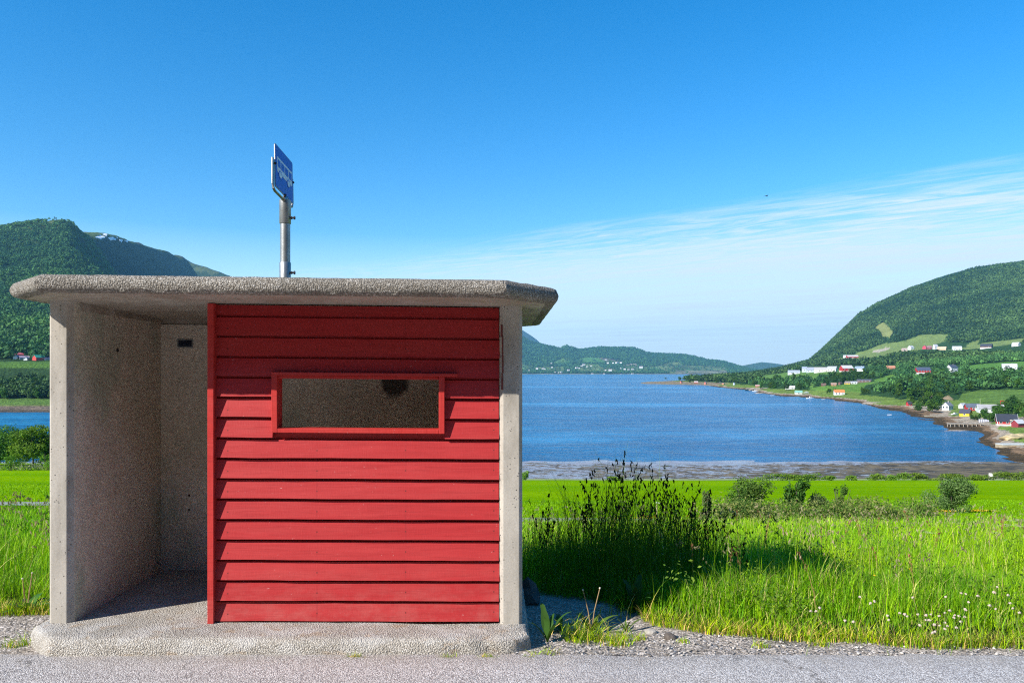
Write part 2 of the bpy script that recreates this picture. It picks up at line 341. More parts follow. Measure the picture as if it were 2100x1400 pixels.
# ================================================================== the bus shelter
SHEAR=-.0094
sh=empty('bus_shelter',(-3.03,5.10,.112),R(1.35))
tag(sh,'concrete bus shelter with a thick pebbled roof slab and red board front with window hole','bus shelter')
skew=lambda p:(p[0],p[1],p[2]+SHEAR*p[0])
def offset(poly,o):                      # inward offset of a convex counter-clockwise polygon
    n=len(poly);out=[]
    for i in range(n):
        a,b,c=(Vector(poly[(i+k)%n]) for k in(-1,0,1))
        e1=(b-a).normalized();e2=(c-b).normalized();n1=Vector((-e1.y,e1.x));n2=Vector((-e2.y,e2.x))
        m=(n1+n2);m=m/max(.3,m.dot(n1));out.append(b+m*o)
    return out
def slab(name,poly,rings,mats,tilt=0,rough=.0,step=.05,capm=0,parent=sh,chip=None):
    """rounded slab: rings are (inward offset, height); dense outline so that the rim can be uneven"""
    n=len(poly);cnt=[max(1,int((Vector(poly[(i+1)%n])-Vector(poly[i])).length/step)) for i in range(n)]
    V=[];Fc=[];mi=[];m=sum(cnt)
    for (o,w) in rings:
        q=offset(poly,o)
        for i in range(n):
            for k in range(cnt[i]):
                p=q[i].lerp(q[(i+1)%n],k/cnt[i]);r=rough*(vnoise(p.x*23+w*90,p.y*23+w*60)-.5)*2
                x,y,z=p.x+r*.7,p.y+r*.7,w+tilt*p.y+r*.4
                if chip:x,y,z=chip(x,y,z)
                V.append((x,y,z+SHEAR*x))
    for j in range(len(rings)-1):
        for i in range(m): Fc.append((j*m+i,j*m+(i+1)%m,(j+1)*m+(i+1)%m,(j+1)*m+i));mi.append(0)
    Fc.append(tuple(range(m-1,-1,-1)));mi.append(capm)
    L=(len(rings)-1)*m;Fc.append(tuple(range(L,L+m)));mi.append(0)
    o=mk(name,V,Fc,mats,parent,True,mi=mi)
    try:o.data.set_sharp_from_angle(angle=R(42))
    except Exception:pass
    return o
def chip(x,y,z):       # the broken front corner of the floor slab
    r=math.hypot(x-2.98,y+.31);k=max(0,1-r/.42)
    if y<-.18 and z>-.16:
        q=k*(.045+.06*(vnoise(x*17,z*23)-.3));y+=q;z-=q*.35*(1 if z>-.02 else 0)
    if y<-.2: y+=.007*(vnoise(x*3.1,z*4)-.5);z+=.005*(vnoise(x*2.3,9)-.5)
    return x,y,z
slab('floor_slab',[(-.08,-.06),(.16,-.305),(3.02,-.305),(3.145,-.21),(3.145,1.56),(-.08,1.56)],
     [(0,-.30),(.0,-.085),(.003,-.05),(.011,-.024),(.026,-.008),(.052,-.001),(.10,0)],[M['slab']],0,.006,.04,chip=chip)
RT=-.02
slab('roof',[(-.145,-.17),(.235,-.56),(2.985,-.56),(3.325,-.19),(3.325,1.60),(2.98,1.95),(.2,1.95),(-.145,1.60)],
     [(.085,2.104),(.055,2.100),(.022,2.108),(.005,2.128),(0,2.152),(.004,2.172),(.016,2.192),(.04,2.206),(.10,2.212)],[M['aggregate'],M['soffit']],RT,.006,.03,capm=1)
def wallpoly(u0,u1,v0,v1,co,ci,left):     # plan of a side wall with bevelled front edges
    return [(u0,v0+co),(u0+co,v0),(u1-ci,v0),(u1,v0+ci),(u1,v1),(u0,v1)] if left else [(u0,v0+ci),(u0+ci,v0),(u1-co,v0),(u1,v0+co),(u1,v1),(u0,v1)]
def walls(name,poly,mats,inner=None):
    b=MB();n=len(poly);top=lambda p:2.112+RT*p[1]
    v=[(p[0],p[1],-.01) for p in poly]+[(p[0],p[1],top(p)) for p in poly]
    b.add(v,[tuple(range(n-1,-1,-1)),tuple(range(n,2*n))])
    for i in range(n): b.add([v[i],v[(i+1)%n],v[n+(i+1)%n],v[n+i]],[(0,1,2,3)],1 if inner is not None and i in inner else 0)
    bm=[];o=b.build(name,mats,sh,fn=skew)
    k=bmesh.new();k.from_mesh(o.data);bmesh.ops.remove_doubles(k,verts=k.verts,dist=.0005);k.to_mesh(o.data);k.free()
    return bev(o,.004,2)
walls('side_wall',wallpoly(0,.15,0,1.5,.014,.034,True),[M['concrete'],M['render']],[3])
walls('side_wall',wallpoly(2.952,3.10,0,1.5,.022,.02,False),[M['concrete'],M['render']],[5])
b=MB();b.box(.151,2.951,1.362,1.48,-.01,2.032);b.build('back_wall',M['render'],sh,fn=skew)
b=MB();b.box(.151,2.951,1.378,1.47,2.036,2.09);b.box(.151,.162,.10,1.376,2.045,2.098);b.box(2.940,2.951,.10,1.376,2.045,2.098)
b.build('mortar_joint',M['soffit'],sh,fn=skew)
# red clapboards with the window hole left open
U0,U1=1.075,2.946;wu0,wu1,wb,wt=1.450,2.585,1.252,1.652
b=MB()
def board(u0,u1,z0,z1,k,cut=0):
    n=max(2,int((u1-u0)/.12));jit=lambda u:.0026*(vnoise(u*2.2,k*7.3)-.5)+.002*(vnoise(u*9,k*3.1)-.5)
    zt=z1;P=[]
    for i in range(n+1):
        u=u0+(u1-u0)*i/n;j=jit(u);dv=.012+.026*(cut/.1170)
        P.append([(u,dv+j,z0+j*1.6),(u,.038+j,zt),(u,.0615,zt),(u,.0615,z0+j*1.6)])
    v=[p for q in P for p in q];f=[]
    for i in range(n):
        for a in range(4): f.append((i*4+a,(i+1)*4+a,(i+1)*4+(a+1)%4,i*4+(a+1)%4))
    f+=[(3,2,1,0),tuple(n*4+a for a in range(4))]
    b.add(v,f)
for k in range(16):
    z0=.012+.1345*k;z1=min(z0+.1170,2.094)
    e=.004*random.uniform(-1,1)
    if z1>wb and z0<wt:
        board(U0,wu0,z0,z1,k);board(wu1,U1+e,z0,z1,k)
        if z1>wt+.02: board(wu0,wu1,wt,z1,k,wt-z0)
    elif z1>z0+.01: board(U0,U1+e,z0,z1,k)
cl_=b.build('cladding',M['red'],sh,fn=skew)
# inner backing of the cladding, seen through the hole and from the side
b=MB();b.box(U0,wu0+.02,.062,.10,.015,2.09);b.box(wu1-.02,U1,.062,.10,.015,2.09)
b.box(wu0+.0205,wu1-.0205,.062,.10,.015,wb+.02);b.box(wu0+.0205,wu1-.0205,.062,.10,wt-.02,2.09);b.build('backing_board',M['red'],sh,fn=skew)
b=MB();b.box(1.034,1.0745,-.014,.105,.0,2.10);bev(b.build('corner_board',M['redtrim'],sh,fn=skew),.003)
wf=MB();wf.box(wu0+.0385,wu1-.0385,.0,.113,wt-.040,wt-.019);wfo=bev(wf.build('window_frame',M['redtrim'],sh,fn=skew),.003)
for u0_,u1_ in((wu0,wu0+.038),(wu1-.038,wu1)):
    wf=MB();wf.box(u0_,u1_,-.014,.115,wb+.004,wt-.0185);bev(wf.build('jamb',M['redtrim'],wfo,fn=skew),.003)

b=MB();b.box(wu0+.002,wu1+.085,-.024,.116,wt-.018,wt+.002);bev(b.build('drip_board',M['redtrim'],wfo,fn=skew),.003)
b=MB();b.box(wu0+.0385,wu1-.0385,-.012,.117,wb+.004,wb+.032);bev(b.build('window_sill',M['redtrim'],wfo,fn=skew),.003)
# runs of red paint on the concrete beside the boards
b=MB()
pts=[(2.9575,1.98),(2.966,1.90),(2.970,1.86),(2.966,1.80),(2.972,1.74),(2.968,1.66),(2.962,1.62),(2.969,1.55)]
for i in range(len(pts)-1):
    (u0,z0),(u1,z1)=pts[i],pts[i+1];w=.0010+.0016*random.random()
    b.box(min(u0,u1)-w,max(u0,u1)+w,-.0025,.006,min(z0,z1)+.001,max(z0,z1))
b.build('paint_run',pm((.14,.03,.025)),sh,fn=skew)
pq=MB();pq.box(.300,.408,1.352,1.3615,1.853,1.903);po=bev(pq.build('plaque',M['plaque'],sh,fn=skew),.002)
b=MB();b.box(.290,.418,1.355,1.3612,1.842,1.8525);b.box(.290,.418,1.355,1.3612,1.9035,1.914);b.box(.290,.2995,1.355,1.3612,1.8535,1.9025);b.box(.4085,.418,1.355,1.3612,1.8535,1.9025)
b.build('plaque_frame',M['plaqueedge'],po,fn=skew)
for (u,w,wall) in((.385,.62,0),(.385,.50,0)):
    b=MB();b.tube([(u,1.3585,w),(u,1.3618,w)],.009,10);b.build('bolt_hole',M['darksteel'],sh,fn=skew)
b=MB();b.tube([(.1485,.62,1.80),(.1535,.62,1.80)],.016,10);b.build('bolt_hole',M['darksteel'],sh,fn=skew)

# ================================================================== bus stop sign behind the shelter
PX,PY=-2.157,7.42
sg=empty('bus_stop_sign',(PX,PY,-.12));tag(sg,'blue bus stop sign on a grey steel pole rising behind the shelter roof','sign')
b=MB();b.tube([(0,0,-.3),(0,0,3.46)],.047,24);b.build('pole',M['galv'],sg,True)
b=MB();b.tube([(0,0,3.275),(0,0,3.28),(0,0,3.50),(0,0,3.505)],[.050,.054,.054,.049],24);b.build('pole_cap',M['galv'],sg,True)
b=MB();b.tube([(0,0,2.55),(0,0,2.56),(0,0,2.905),(0,0,2.91)],[.050,.053,.053,.049],24);cs=b.build('pole_sleeve',M['galv'],sg,True)
def bolt(z,par,s=1):
    b=MB();b.tube([(.045,-.01,z),(.085,-.012,z),(.0855,-.012,z),(.098,-.012,z)],[.009*s,.009*s,.017*s,.017*s],8);b.tube([(.06,-.011,z),(.069,-.011,z)],.016*s,6)
    return b.build('bolt',M['darksteel'],par)
bolt(2.81,cs);bolt(3.33,sg)
a_,b_,c_=R(84.716),R(-4.99),R(10.583)
rot=Matrix.Rotation(a_,3,'Z')@Matrix.Rotation(b_,3,'X')@Matrix.Rotation(c_,3,'Y')
ctr=Vector((-2.1634,7.4,1.8629+ZC))-Vector((PX,PY,-.12));SZ=.4307
pl=lambda x,y,z:rot@Vector((x*SZ,y*SZ,z*SZ))+ctr       # plate coordinates: x right, z up (-.5 to .5), -y towards the viewer
def rrect(x0,x1,z0,z1,r,n=6):
    out=[]
    for cx,cz,a in((x1-r,z1-r,0),(x0+r,z1-r,90),(x0+r,z0+r,180),(x1-r,z0+r,270)):
        for i in range(n+1):
            q=R(a+90*i/n);out.append((cx+r*math.cos(q),cz+r*math.sin(q)))
    return out
def plate(name,poly,y0,y1,mat,par):
    n=len(poly);v=[pl(x,y0,z) for x,z in poly]+[pl(x,y1,z) for x,z in poly]
    f=[tuple(range(n)),tuple(range(2*n-1,n-1,-1))]+[(i,(i+1)%n,n+(i+1)%n,n+i) for i in range(n)]
    b=MB();b.add(v,f);return b.build(name,mat,par)
spm=plate('sign_plate',rrect(-.5,.5,-.5,.5,.05),-.006,.012,M['galv'],sg)
plate('sign_face',rrect(-.482,.482,-.482,.482,.04),-.010,-.0062,M['signblue'],spm)
bs=plate('bus_symbol',rrect(-.395,.44,-.115,.235,.02,3),-.0135,-.0102,M['signwhite'],spm)
for x0,x1 in((-.365,-.215),(-.18,.005),(.04,.215),(.25,.415)): plate('bus_window',rrect(x0,x1,.01,.185,.012,2),-.0155,-.0137,M['signblue'],bs)
for cx in(-.225,.235):
    circ=lambda r,dz:[(cx+r*math.cos(R(20*i)),dz+r*math.sin(R(20*i))) for i in range(18)]
    plate('wheel_arch',circ(.098,-.130),-.0157,-.0137,M['signblue'],bs);plate('bus_wheel',circ(.072,-.132),-.0178,-.0159,M['signwhite'],bs)
b=MB();ub=[pl(-.545,.03,.13),pl(-.545,.03,-.46),pl(-.515,.03,-.545),pl(-.44,.03,-.58),pl(.44,.03,-.58),pl(.515,.03,-.545),pl(.545,.03,-.46),pl(.545,.03,.13)]
b.tube(ub,.0125,10);br=b.build('bracket',M['galv'],sg,True)
for x,z in((-.5,.02),(.5,.02),(.02,-.47)):
    b=MB();p=pl(x*.97,-.03,z);q=pl(x*1.06,.05,z if z>0 else -.57);b.tube([p,q],.011,8);b.build('clamp',M['darksteel'],br)
b=MB();b.tube([(0,0,3.47),(.004,.005,3.52),pl(0,.03,-.58)],[.03,.026,.02],12);b.build('bracket_neck',M['galv'],sg,True)

# ================================================================== road and near ground
def gx(x): return np.interp(x,[-40,-6,-3.2,-3.0,.1,.2,.75,1.0,1.3,2,3.3,6,40],[5.7,5.7,5.76,7.0,7.0,6.7,6.3,5.62,5.30,5.12,4.98,4.9,4.9])
def grass_edge(x): return gx(x)+.07*fbm(np.asarray(x)*2.3,np.asarray(x)*.3+4,3)*2
_yr=[-420,-300,-190,-9,4.0,5.3,5.8,8,12,20,41,44,150,176,181,186,190,200,260];_zr=[150,140,118,0,0,-.02,-.04,-.33,-1.13,-2.56,-6.02,-6.4,-19.6,-22.9,-23.6,-24.3,-24.8,-25.6,-27]  # the rise behind the camera is an unseen hillside, added to cut sky fill
_yl=[-420,-300,-190,-9,4.0,5.3,5.8,8,12,20,41,100,118,135,150,165,185,210,260];_zl=[150,140,118,0,0,-.02,-.04,-.35,-.95,-2.2,-5.2,-11.6,-13.2,-14.4,-16,-18.5,-22.5,-25.6,-27]
def ground_z(x,y):
    x=np.asarray(x,float);y=np.asarray(y,float)
    k=sstep(-.18,-.42,x/np.maximum(y,4))
    z=np.interp(y,_yr,_zr)*(1-k)+np.interp(y,_yl,_zl)*k
    far=sstep(7,14,y);z=z+far*(.22*fbm(x*.09,y*.09,3)+.5*sstep(30,60,y)*fbm(x*.02,y*.025,3))
    z=z+sstep(4.85,5.1,y)*(1-sstep(7,9,y))*.035*fbm(x*4,y*4,3)
    z=z-.07*np.exp(-((x-.62)/.35)**2-((y-5.6)/.55)**2)
    return z
a=np.concatenate([np.linspace(-3.2,-.9,60),np.linspace(-.88,1.0,280),np.linspace(1.02,3.2,60)]);ys=np.concatenate([np.array([-420,-300,-200,-120,-70,-40,-22,-14,-9,0,3.2]),np.geomspace(4.3,262,230)])
YY,AA=np.meshgrid(ys,a,indexing='ij');XX=AA*(np.maximum(YY,4.3)+4)+np.where(YY<4,AA*np.abs(YY)*.9,0)
ZZ=ground_z(XX,YY)
n0,n1=XX.shape;idx=np.arange(n0*n1).reshape(n0,n1)
def quads(idx): return np.stack([idx[:-1,:-1],idx[:-1,1:],idx[1:,1:],idx[1:,:-1]],-1).reshape(-1,4)
soil=np.array([.032,.040,.014]);mead=np.array([.15,.30,.006]);field=np.array([.20,.37,.002]);lfield=np.array([.085,.20,.006])
y_=YY.ravel();x_=XX.ravel()
col=soil+(mead-soil)*sstep(6,12,y_)[:,None];col=col+(field-col)*sstep(33,37,y_)[:,None]
col=np.where(y_[:,None]<-9.5,np.array([.028,.045,.014]),col);edge=np.exp(-((y_-180)/3.5)**2)[:,None];col=col*(1-.55*edge)+.55*edge*np.array([.04,.07,.012])  # dark cover for the added hillside behind the camera, keeping fill light low
mask=sstep(-.10,.12,y_-grass_edge(x_)+.35*fbm(x_*3,y_*3,3));mask=np.where(y_<4,1,mask);mask=np.where(y_>170,np.maximum(0,1-sstep(182,185,y_)*.6),mask)
og=mk('ground',np.stack([XX,YY,ZZ],-1).reshape(-1,3),quads(idx),M['ground'],None,True,col=col)
at_=og.data.attributes.new('Mask','FLOAT','POINT');at_.data.foreach_set('value',mask.astype(np.float32));tag(og,kind='structure')
xs=np.concatenate([np.linspace(-60,-7,30),np.linspace(-6.9,7,240),np.linspace(7.2,60,30)])
edge=4.83+.13*fbm(xs*1.1,xs*0+2,3)+.07*fbm(xs*6,xs*0+9,3);edge=np.where(np.abs(xs+1.5)<1.75,4.86,edge)
V=[];rows=[-7.5,0,3.5]
for r in rows: V+=[(x,r,.005) for x in xs]
V+=[(x,e-.03,.006) for x,e in zip(xs,edge)]+[(x,e,-.006) for x,e in zip(xs,edge)]
i_=np.arange(5*len(xs)).reshape(5,-1);o=mk('road',V,quads(i_),M['asphalt'],None,True);tag(o,kind='structure')
# gravel track across the meadow
us=np.linspace(-40,7.4,90);V=[]
for t in np.linspace(0,1,8):
    yy=36.4+5.2*t+ .5*fbm(us*.3,us*0+t*3,3)-.25*np.maximum(0,us-5)*(t-.5)*2
    V+=list(zip(us,yy,ground_z(us,yy)+.02+.05*math.sin(math.pi*t)))
g=G('track_gravel');co=g.pos(obj=False);c=g.ramp(g.noise(co,7,5,.75),[(.3,(.20,.19,.18)),(.7,(.40,.385,.37))]);c=g.mix(g.ramp(g.noise(co,.7,4),[(.5,0),(.7,.5)]),c,(.11,.14,.04));g.bsdf(c,.95);
o=mk('gravel_track',V,quads(np.arange(8*90).reshape(8,90)),g.m,None,True);tag(o,kind='structure')
# tidal flat and sea
xs=np.linspace(-420,300,180);yb=np.concatenate([np.linspace(182,240,70),np.linspace(242,275,8)]);YY,XX=np.meshgrid(yb,xs,indexing='ij')
zb=np.interp(YY,[182,190,198,228,240,275],[-24.5,-24.95,-25.12,-25.2,-25.29,-25.9])+.10*fbm(XX*.12,YY*.16,4)
o=mk('tidal_flat',np.stack([XX,YY,zb],-1).reshape(-1,3),quads(np.arange(XX.size).reshape(XX.shape)),M['flat'],None,True);tag(o,kind='structure')
o=mk('sea',[(-14500,150,SEA),(14500,150,SEA),(14500,14500,SEA),(-14500,14500,SEA)],[(0,1,2,3)],M['sea']);tag(o,kind='structure')

# ================================================================== hills
_cols={ # right-hand shore: for a bearing, distance -> height in the view (distance, y)
1300:[(1700,785.4),(1800,784),(2300,779)],
1330:[(1590,787),(1650,784.5),(1800,781),(2100,779),(2600,777)],
1440:[(1470,789.3),(1540,786),(1700,778),(2000,774),(2600,770)],
1540:[(1080,800),(1130,797),(1250,788),(1500,779),(1800,772),(2300,764),(3000,762)],
1600:[(840,811.4),(880,807),(980,797),(1150,783),(1400,771),(1800,764),(2400,755),(3200,752)],
1660:[(800,814),(840,809),(940,796),(1080,781),(1250,767),(1450,760),(1800,753),(2400,741),(3000,737)],
1700:[(745,818),(785,810),(900,792),(1020,779),(1200,763),(1400,757),(1800,747),(2300,733),(2900,705),(3400,700)],
1760:[(665,825),(700,818),(800,803),(950,786),(1120,768),(1350,757),(1750,741),(2200,722),(2700,680),(3100,652),(3500,640)],
1800:[(576,835),(620,826),(740,808),(880,788),(1080,770),(1350,755),(1750,734),(2200,713),(2700,668),(3200,628),(3600,615)],
1870:[(470,852),(510,843),(620,823),(760,800),(920,776),(1120,762),(1400,742),(1800,719),(2200,700),(2700,645),(3200,596),(3600,585)],
1940:[(360,880),(400,866),(480,846),(600,825),(760,797),(900,771),(1150,752),(1450,733),(1800,714),(2200,690),(2700,625),(3200,574),(3600,560)],
2000:[(298,905),(335,892),(400,862),(480,840),(580,822),(720,791),(880,767),(1150,748),(1450,728),(1800,711),(2200,684),(2700,612),(3200,556),(3600,545)],
2050:[(250,932),(290,905),(335,880),(400,857),(470,843),(560,820),(720,786),(880,763),(1150,745),(1450,724),(1800,707),(2200,675),(2700,601),(3200,548),(3600,538)],
2100:[(230,947),(265,915),(310,888),(350,874),(430,855),(520,826),(700,783),(880,759),(1150,742),(1450,719),(1800,702),(2200,666),(2700,592),(3200,541),(3600,530)],
2300:[(200,976),(235,940),(280,900),(340,870),(430,845),(520,818),(700,775),(880,750),(1150,730),(1450,705),(1800,680),(2200,640),(2700,560),(3200,505),(3600,495)],
2800:[(190,987),(230,930),(280,885),(340,850),(430,825),(520,800),(700,755),(880,730),(1150,705),(1450,680),(1800,650),(2200,600),(2700,510),(3200,450),(3600,440)]}
_ck=sorted(_cols)
def right_z(x,y):
    x=np.asarray(x,float);y=np.asarray(y,float);px=CX+x*F/y;ld=np.log(y)
    yi=[]
    for k in _ck:
        d=np.log([q[0] for q in _cols[k]]);v=[q[1] for q in _cols[k]]
        w=np.interp(ld,d,v);w=np.where(ld<d[0],HY+(ZC-SEA)*F/y+25*(d[0]-ld),w);w=np.where(ld>d[-1],v[-1]+40*(ld-d[-1]),w);yi.append(w)
    yi=np.array(yi);j=np.clip(np.searchsorted(_ck,px)-1,0,len(_ck)-2);ck=np.array(_ck,float)
    t=np.clip((px-ck[j])/(ck[j+1]-ck[j]),0,1)
    f=yi.reshape(len(_ck),-1);jj=j.ravel();ar=np.arange(f.shape[1]);w=(f[jj,ar]*(1-t.ravel())+f[jj+1,ar]*t.ravel()).reshape(px.shape)
    z=ZC-(w-HY)*y/F-9*sstep(1500,2500,y)
    return z+sstep(0,10,z-SEA)*(fbm(x*.012,y*.012,4)*np.minimum(14,(z-SEA)*.12+1))+ (np.abs(z-SEA)<4)*1.2*fbm(x*.11,y*.06,3)
# fields and clearings on the right-hand hills, as seen in the view (bearing, height)
FR=[([(1556,778),(1562,770),(1620,763),(1700,758),(1726,757),(1727,764),(1680,768),(1672,779),(1668,795),(1661,795),(1664,772)],(.10,.19,.035)),
([(1655,797),(1685,792),(1720,790),(1790,781),(1825,768),(1840,765),(1828,778),(1775,790),(1770,806),(1745,812),(1700,806)],(.10,.20,.03)),
([(1698,738),(1735,731),(1812,705),(1850,700),(1890,686),(1945,686),(1940,697),(1900,715),(1850,722),(1800,733),(1740,737),(1700,741)],(.15,.20,.055)),
([(1783,722),(1800,716),(1825,711),(1824,716),(1800,722)],(.36,.31,.24)),
([(1793,672),(1812,660),(1832,681),(1825,693),(1806,689),(1804,678)],(.20,.22,.07)),
([(1940,718),(1980,711),(1995,700),(2010,697),(2006,706),(2100,692),(2100,702),(2000,716)],(.16,.21,.06)),
([(1968,752),(2020,745),(2300,728),(2300,745),(2060,755),(1990,757)],(.085,.19,.03)),
([(1870,752),(1880,750),(1885,758),(1872,760)],(.10,.19,.03)),
([(1975,804),(2010,800),(2300,795),(2300,822),(2040,829),(2000,836),(1960,829)],(.085,.15,.028)),
([(1856,833),(1912,830),(1925,840),(1980,850),(2060,875),(2048,880),(1990,862),(1925,845),(1862,838)],(.12,.22,.03)),
([(2020,872),(2055,866),(2110,873),(2140,885),(2110,884),(2050,884)],(.13,.22,.03)),
([(1915,822),(1945,810),(1958,822),(1962,826),(1930,828)],(.30,.22,.13)),
([(1480,787),(1500,785),(1515,788),(1500,790)],(.13,.22,.03))]
ax_=np.concatenate([np.arange(1296,2200,2.5),np.arange(2200,2810,12)]);dd=np.geomspace(186,3700,300);DD,PXX=np.meshgrid(dd,ax_,indexing='ij')
XX=(PXX-CX)*DD/F;ZZ=right_z(XX,DD)
YI=HY-(ZZ-ZC)*F/DD;e=(ZZ-SEA).ravel();pxr=PXX.ravel();yir=YI.ravel();nz=fbm(XX*.02,DD*.02,4).ravel()
forest=np.array([.035,.085,.022]);col=np.tile(forest,(len(e),1))
for poly,c in FR:
    m=inpoly(pxr+nz*5,yir+nz*4,poly);col[m]=np.array(c)*1.35
nb=fbm(XX*.06,DD*.03,4).ravel();m=e<4.2+nz*5;col[m]=np.array([.17,.25,.045]);m=e<1.35+nz*2.4+nb*.8;col[m]=np.array([.42,.34,.25]);m=e<.85+nz*1.3+nb;col[m]=np.array([.235,.150,.085]);m=e<.45+nz*.8+nb*.6;col[m]=np.array([.085,.058,.030])
m=(DD.ravel()>1400)&(e<4);col[m]=np.array([.28,.22,.14])
col*=(1+.5*fbm(XX*.09,DD*.06,4).ravel())[:,None]
o=mk('hillside',np.stack([XX,DD,ZZ],-1).reshape(-1,3),quads(np.arange(XX.size).reshape(XX.shape)),M['hill'],None,True,col=col);tag(o,kind='structure')

_lp=[(440,-27.5),(508,-25.24),(530,-24.2),(560,-22),(600,-18.9),(640,-12.2),(690,8.2),(722,11.0),(800,24),(1000,52),(1300,107),(1700,214),(2000,314),(2300,424),(2530,452),(2840,508),(3070,534),(3380,560),(3690,581),(4000,590),(4600,560),(5600,300)]
def left_z(x,y):
    x=np.asarray(x,float);y=np.asarray(y,float);px=CX+x*F/y
    h=np.interp(y,[q[0] for q in _lp],[q[1] for q in _lp])
    h=h+np.interp(px,[-200,0,40,75,100,130,150,165,185],[-14,0,6,9,9,13,6,-4,-8])*y/F*sstep(1800,2300,y)*(1-sstep(2500,2900,y))
    rel=sstep(760,1100,y)
    rough=fbm(x*.006,y*.006,5)*46+fbm(x*.03,y*.03,3)*12
    h=h+rough*rel*(1-.55*sstep(2150,2500,y))
    xr=(np.interp(y,[400,2300,4000,5600],[150,150,372,420])-CX)*y/F
    s=x-xr+50*fbm(y*.008+3,y*.008,3)+ 26*fbm(y*.03,x*.004,3)
    k=np.interp(y,[640,1100,1900,2300],[.0,.2,.75,1.5]);base=np.interp(y,[400,508,600,900,2000,4000,5600],[-40,-26.5,-20,-8,60,170,100])
    drop=k*np.log1p(np.exp(np.clip(s/14,-30,30)))*14
    hh=np.maximum(h-drop,np.minimum(h,base+rough*.5))
    out=np.where(y<640,h,hh)+ (y<560)*.5*fbm(x*.08,y*.08,3)
    k=sstep(500,700,px+60*fbm(y*.004,x*.002,3));return out*(1-k)-32*k
gx_=np.concatenate([np.linspace(-3600,-1700,50),np.linspace(-1690,-350,170),np.linspace(-330,0,20)])
ax_=np.concatenate([np.arange(-420,-60,8),np.arange(-60,470,3),np.arange(474,800,12)]);dd=np.geomspace(455,5400,330);DD,PXX=np.meshgrid(dd,ax_,indexing='ij');XX=(PXX-CX)*DD/F;ZZ=left_z(XX,DD)
e=ZZ.ravel();yv=DD.ravel();nz=fbm(XX*.012,DD*.012,5).ravel()
col=np.tile(np.array([.028,.06,.018]),(len(e),1))
alp=sstep(380,450,e+nz*240)[:,None];col=col*(1-alp)+alp*np.array([.085,.125,.036])
br_=(sstep(.02,.14,nz)*sstep(380,470,e))[:,None];col=col*(1-br_)+br_*np.array([.125,.10,.075])
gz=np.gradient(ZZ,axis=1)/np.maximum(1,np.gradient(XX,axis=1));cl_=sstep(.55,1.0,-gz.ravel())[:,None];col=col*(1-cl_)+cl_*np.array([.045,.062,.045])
m=(yv>556)&(yv<596+nz*30);col[m]=[.11,.19,.035];m=(yv<556)&(yv>530);col[m]=[.15,.19,.05];m=e<SEA+2.2+nz*1.5;col[m]=[.19,.14,.10];m=e<SEA+.8;col[m]=[.10,.075,.05]
m=(yv>682)&(yv<716+nz*20);col[m]=[.085,.17,.03]
col*=(1+.4*fbm(XX*.05,DD*.05,4).ravel())[:,None]
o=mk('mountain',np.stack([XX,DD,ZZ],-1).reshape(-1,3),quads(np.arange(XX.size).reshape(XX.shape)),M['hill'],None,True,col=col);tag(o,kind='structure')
def bearing_hill(name,ridge,d0,d1,ybase,mat,colfn,n=50,step=3,prof=((0,0),(.2,.08),(.45,.28),(.75,.66),(1,1)),amp=.02):
    pk=sorted(ridge);px=np.arange(pk[0],pk[-1]+1,step);t=np.linspace(0,1.25,n);T,PX_=np.meshgrid(t,px,indexing='ij')
    D=d0+(d1-d0)*T;yr=np.interp(PX_,pk,[ridge[k] for k in pk]);X=(PX_-CX)*D/F
    fr=np.interp(T,[q[0] for q in prof],[q[1] for q in prof]);yi=ybase+(yr-ybase)*fr
    Z=ZC-(yi-HY)*D/F;Z=Z+fbm(X*.0016,D*.0016,5)*(Z-SEA)*.22*np.sin(np.pi*np.clip(T,0,1))+fbm(X*.006,D*.006,4)*(Z-SEA)*amp*4
    Z=np.where(T>1,Z-(T-1)*(Z-SEA)*2.2,Z)
    o=mk(name,np.stack([X,D,Z],-1).reshape(-1,3),quads(np.arange(X.size).reshape(X.shape)),mat,None,True,col=colfn(PX_.ravel(),yi.ravel(),X.ravel(),D.ravel(),Z.ravel()));tag(o,kind='structure');return o
bearing_hill('ridge',{300:524,340:520,372:524,395:534,420:545,445:553,470:563,520:583,600:615,700:668,800:738,860:772,900:775},4250,4900,770.5,M['hill'],
  lambda p,y,X,D,Z:np.where((fbm(X*.01,D*.01,4)>.02)[:,None],[[.10,.12,.045]],[[.04,.065,.03]])*1.0,n=60,prof=((0,0),(.3,.42),(.7,.8),(1,1)))
FF=[([(1181,736),(1207,732),(1247,737),(1251,743),(1220,744),(1180,745)],(.085,.20,.045)),([(1132,743),(1160,733),(1170,736),(1168,743),(1140,747)],(.10,.19,.05)),
([(1060,744),(1097,750),(1085,761),(1060,763)],(.12,.20,.05)),([(1097,753),(1125,750),(1158,752),(1160,763),(1115,763)],(.13,.19,.05)),
([(1200,747),(1228,746),(1232,752),(1264,757),(1265,764),(1180,764),(1185,757)],(.15,.20,.06)),([(1278,752),(1340,750),(1342,756),(1330,762),(1290,765)],(.12,.19,.05)),
([(1340,752),(1372,744),(1392,742),(1400,749),(1455,750),(1490,754),(1492,766),(1380,766),(1345,758)],(.15,.20,.07)),([(1276,747),(1307,746),(1308,750),(1278,751)],(.34,.29,.22)),
([(1225,733),(1245,735),(1275,739),(1262,743),(1240,740)],(.25,.22,.14)),([(1385,760),(1490,760),(1495,765),(1385,766)],(.28,.27,.16))]
def farcol(p,y,X,D,Z):
    c=np.tile(np.array([.045,.095,.030]),(len(p),1));n=fbm(X*.004,D*.004,4)
    for poly,k in FF: c[inpoly(p+n*4,y+n*2,poly)]=k
    c[Z<SEA+4]=[.25,.22,.17];return c*np.clip(1+2.2*fbm(X*.012,D*.006,5),.35,2)[:,None]
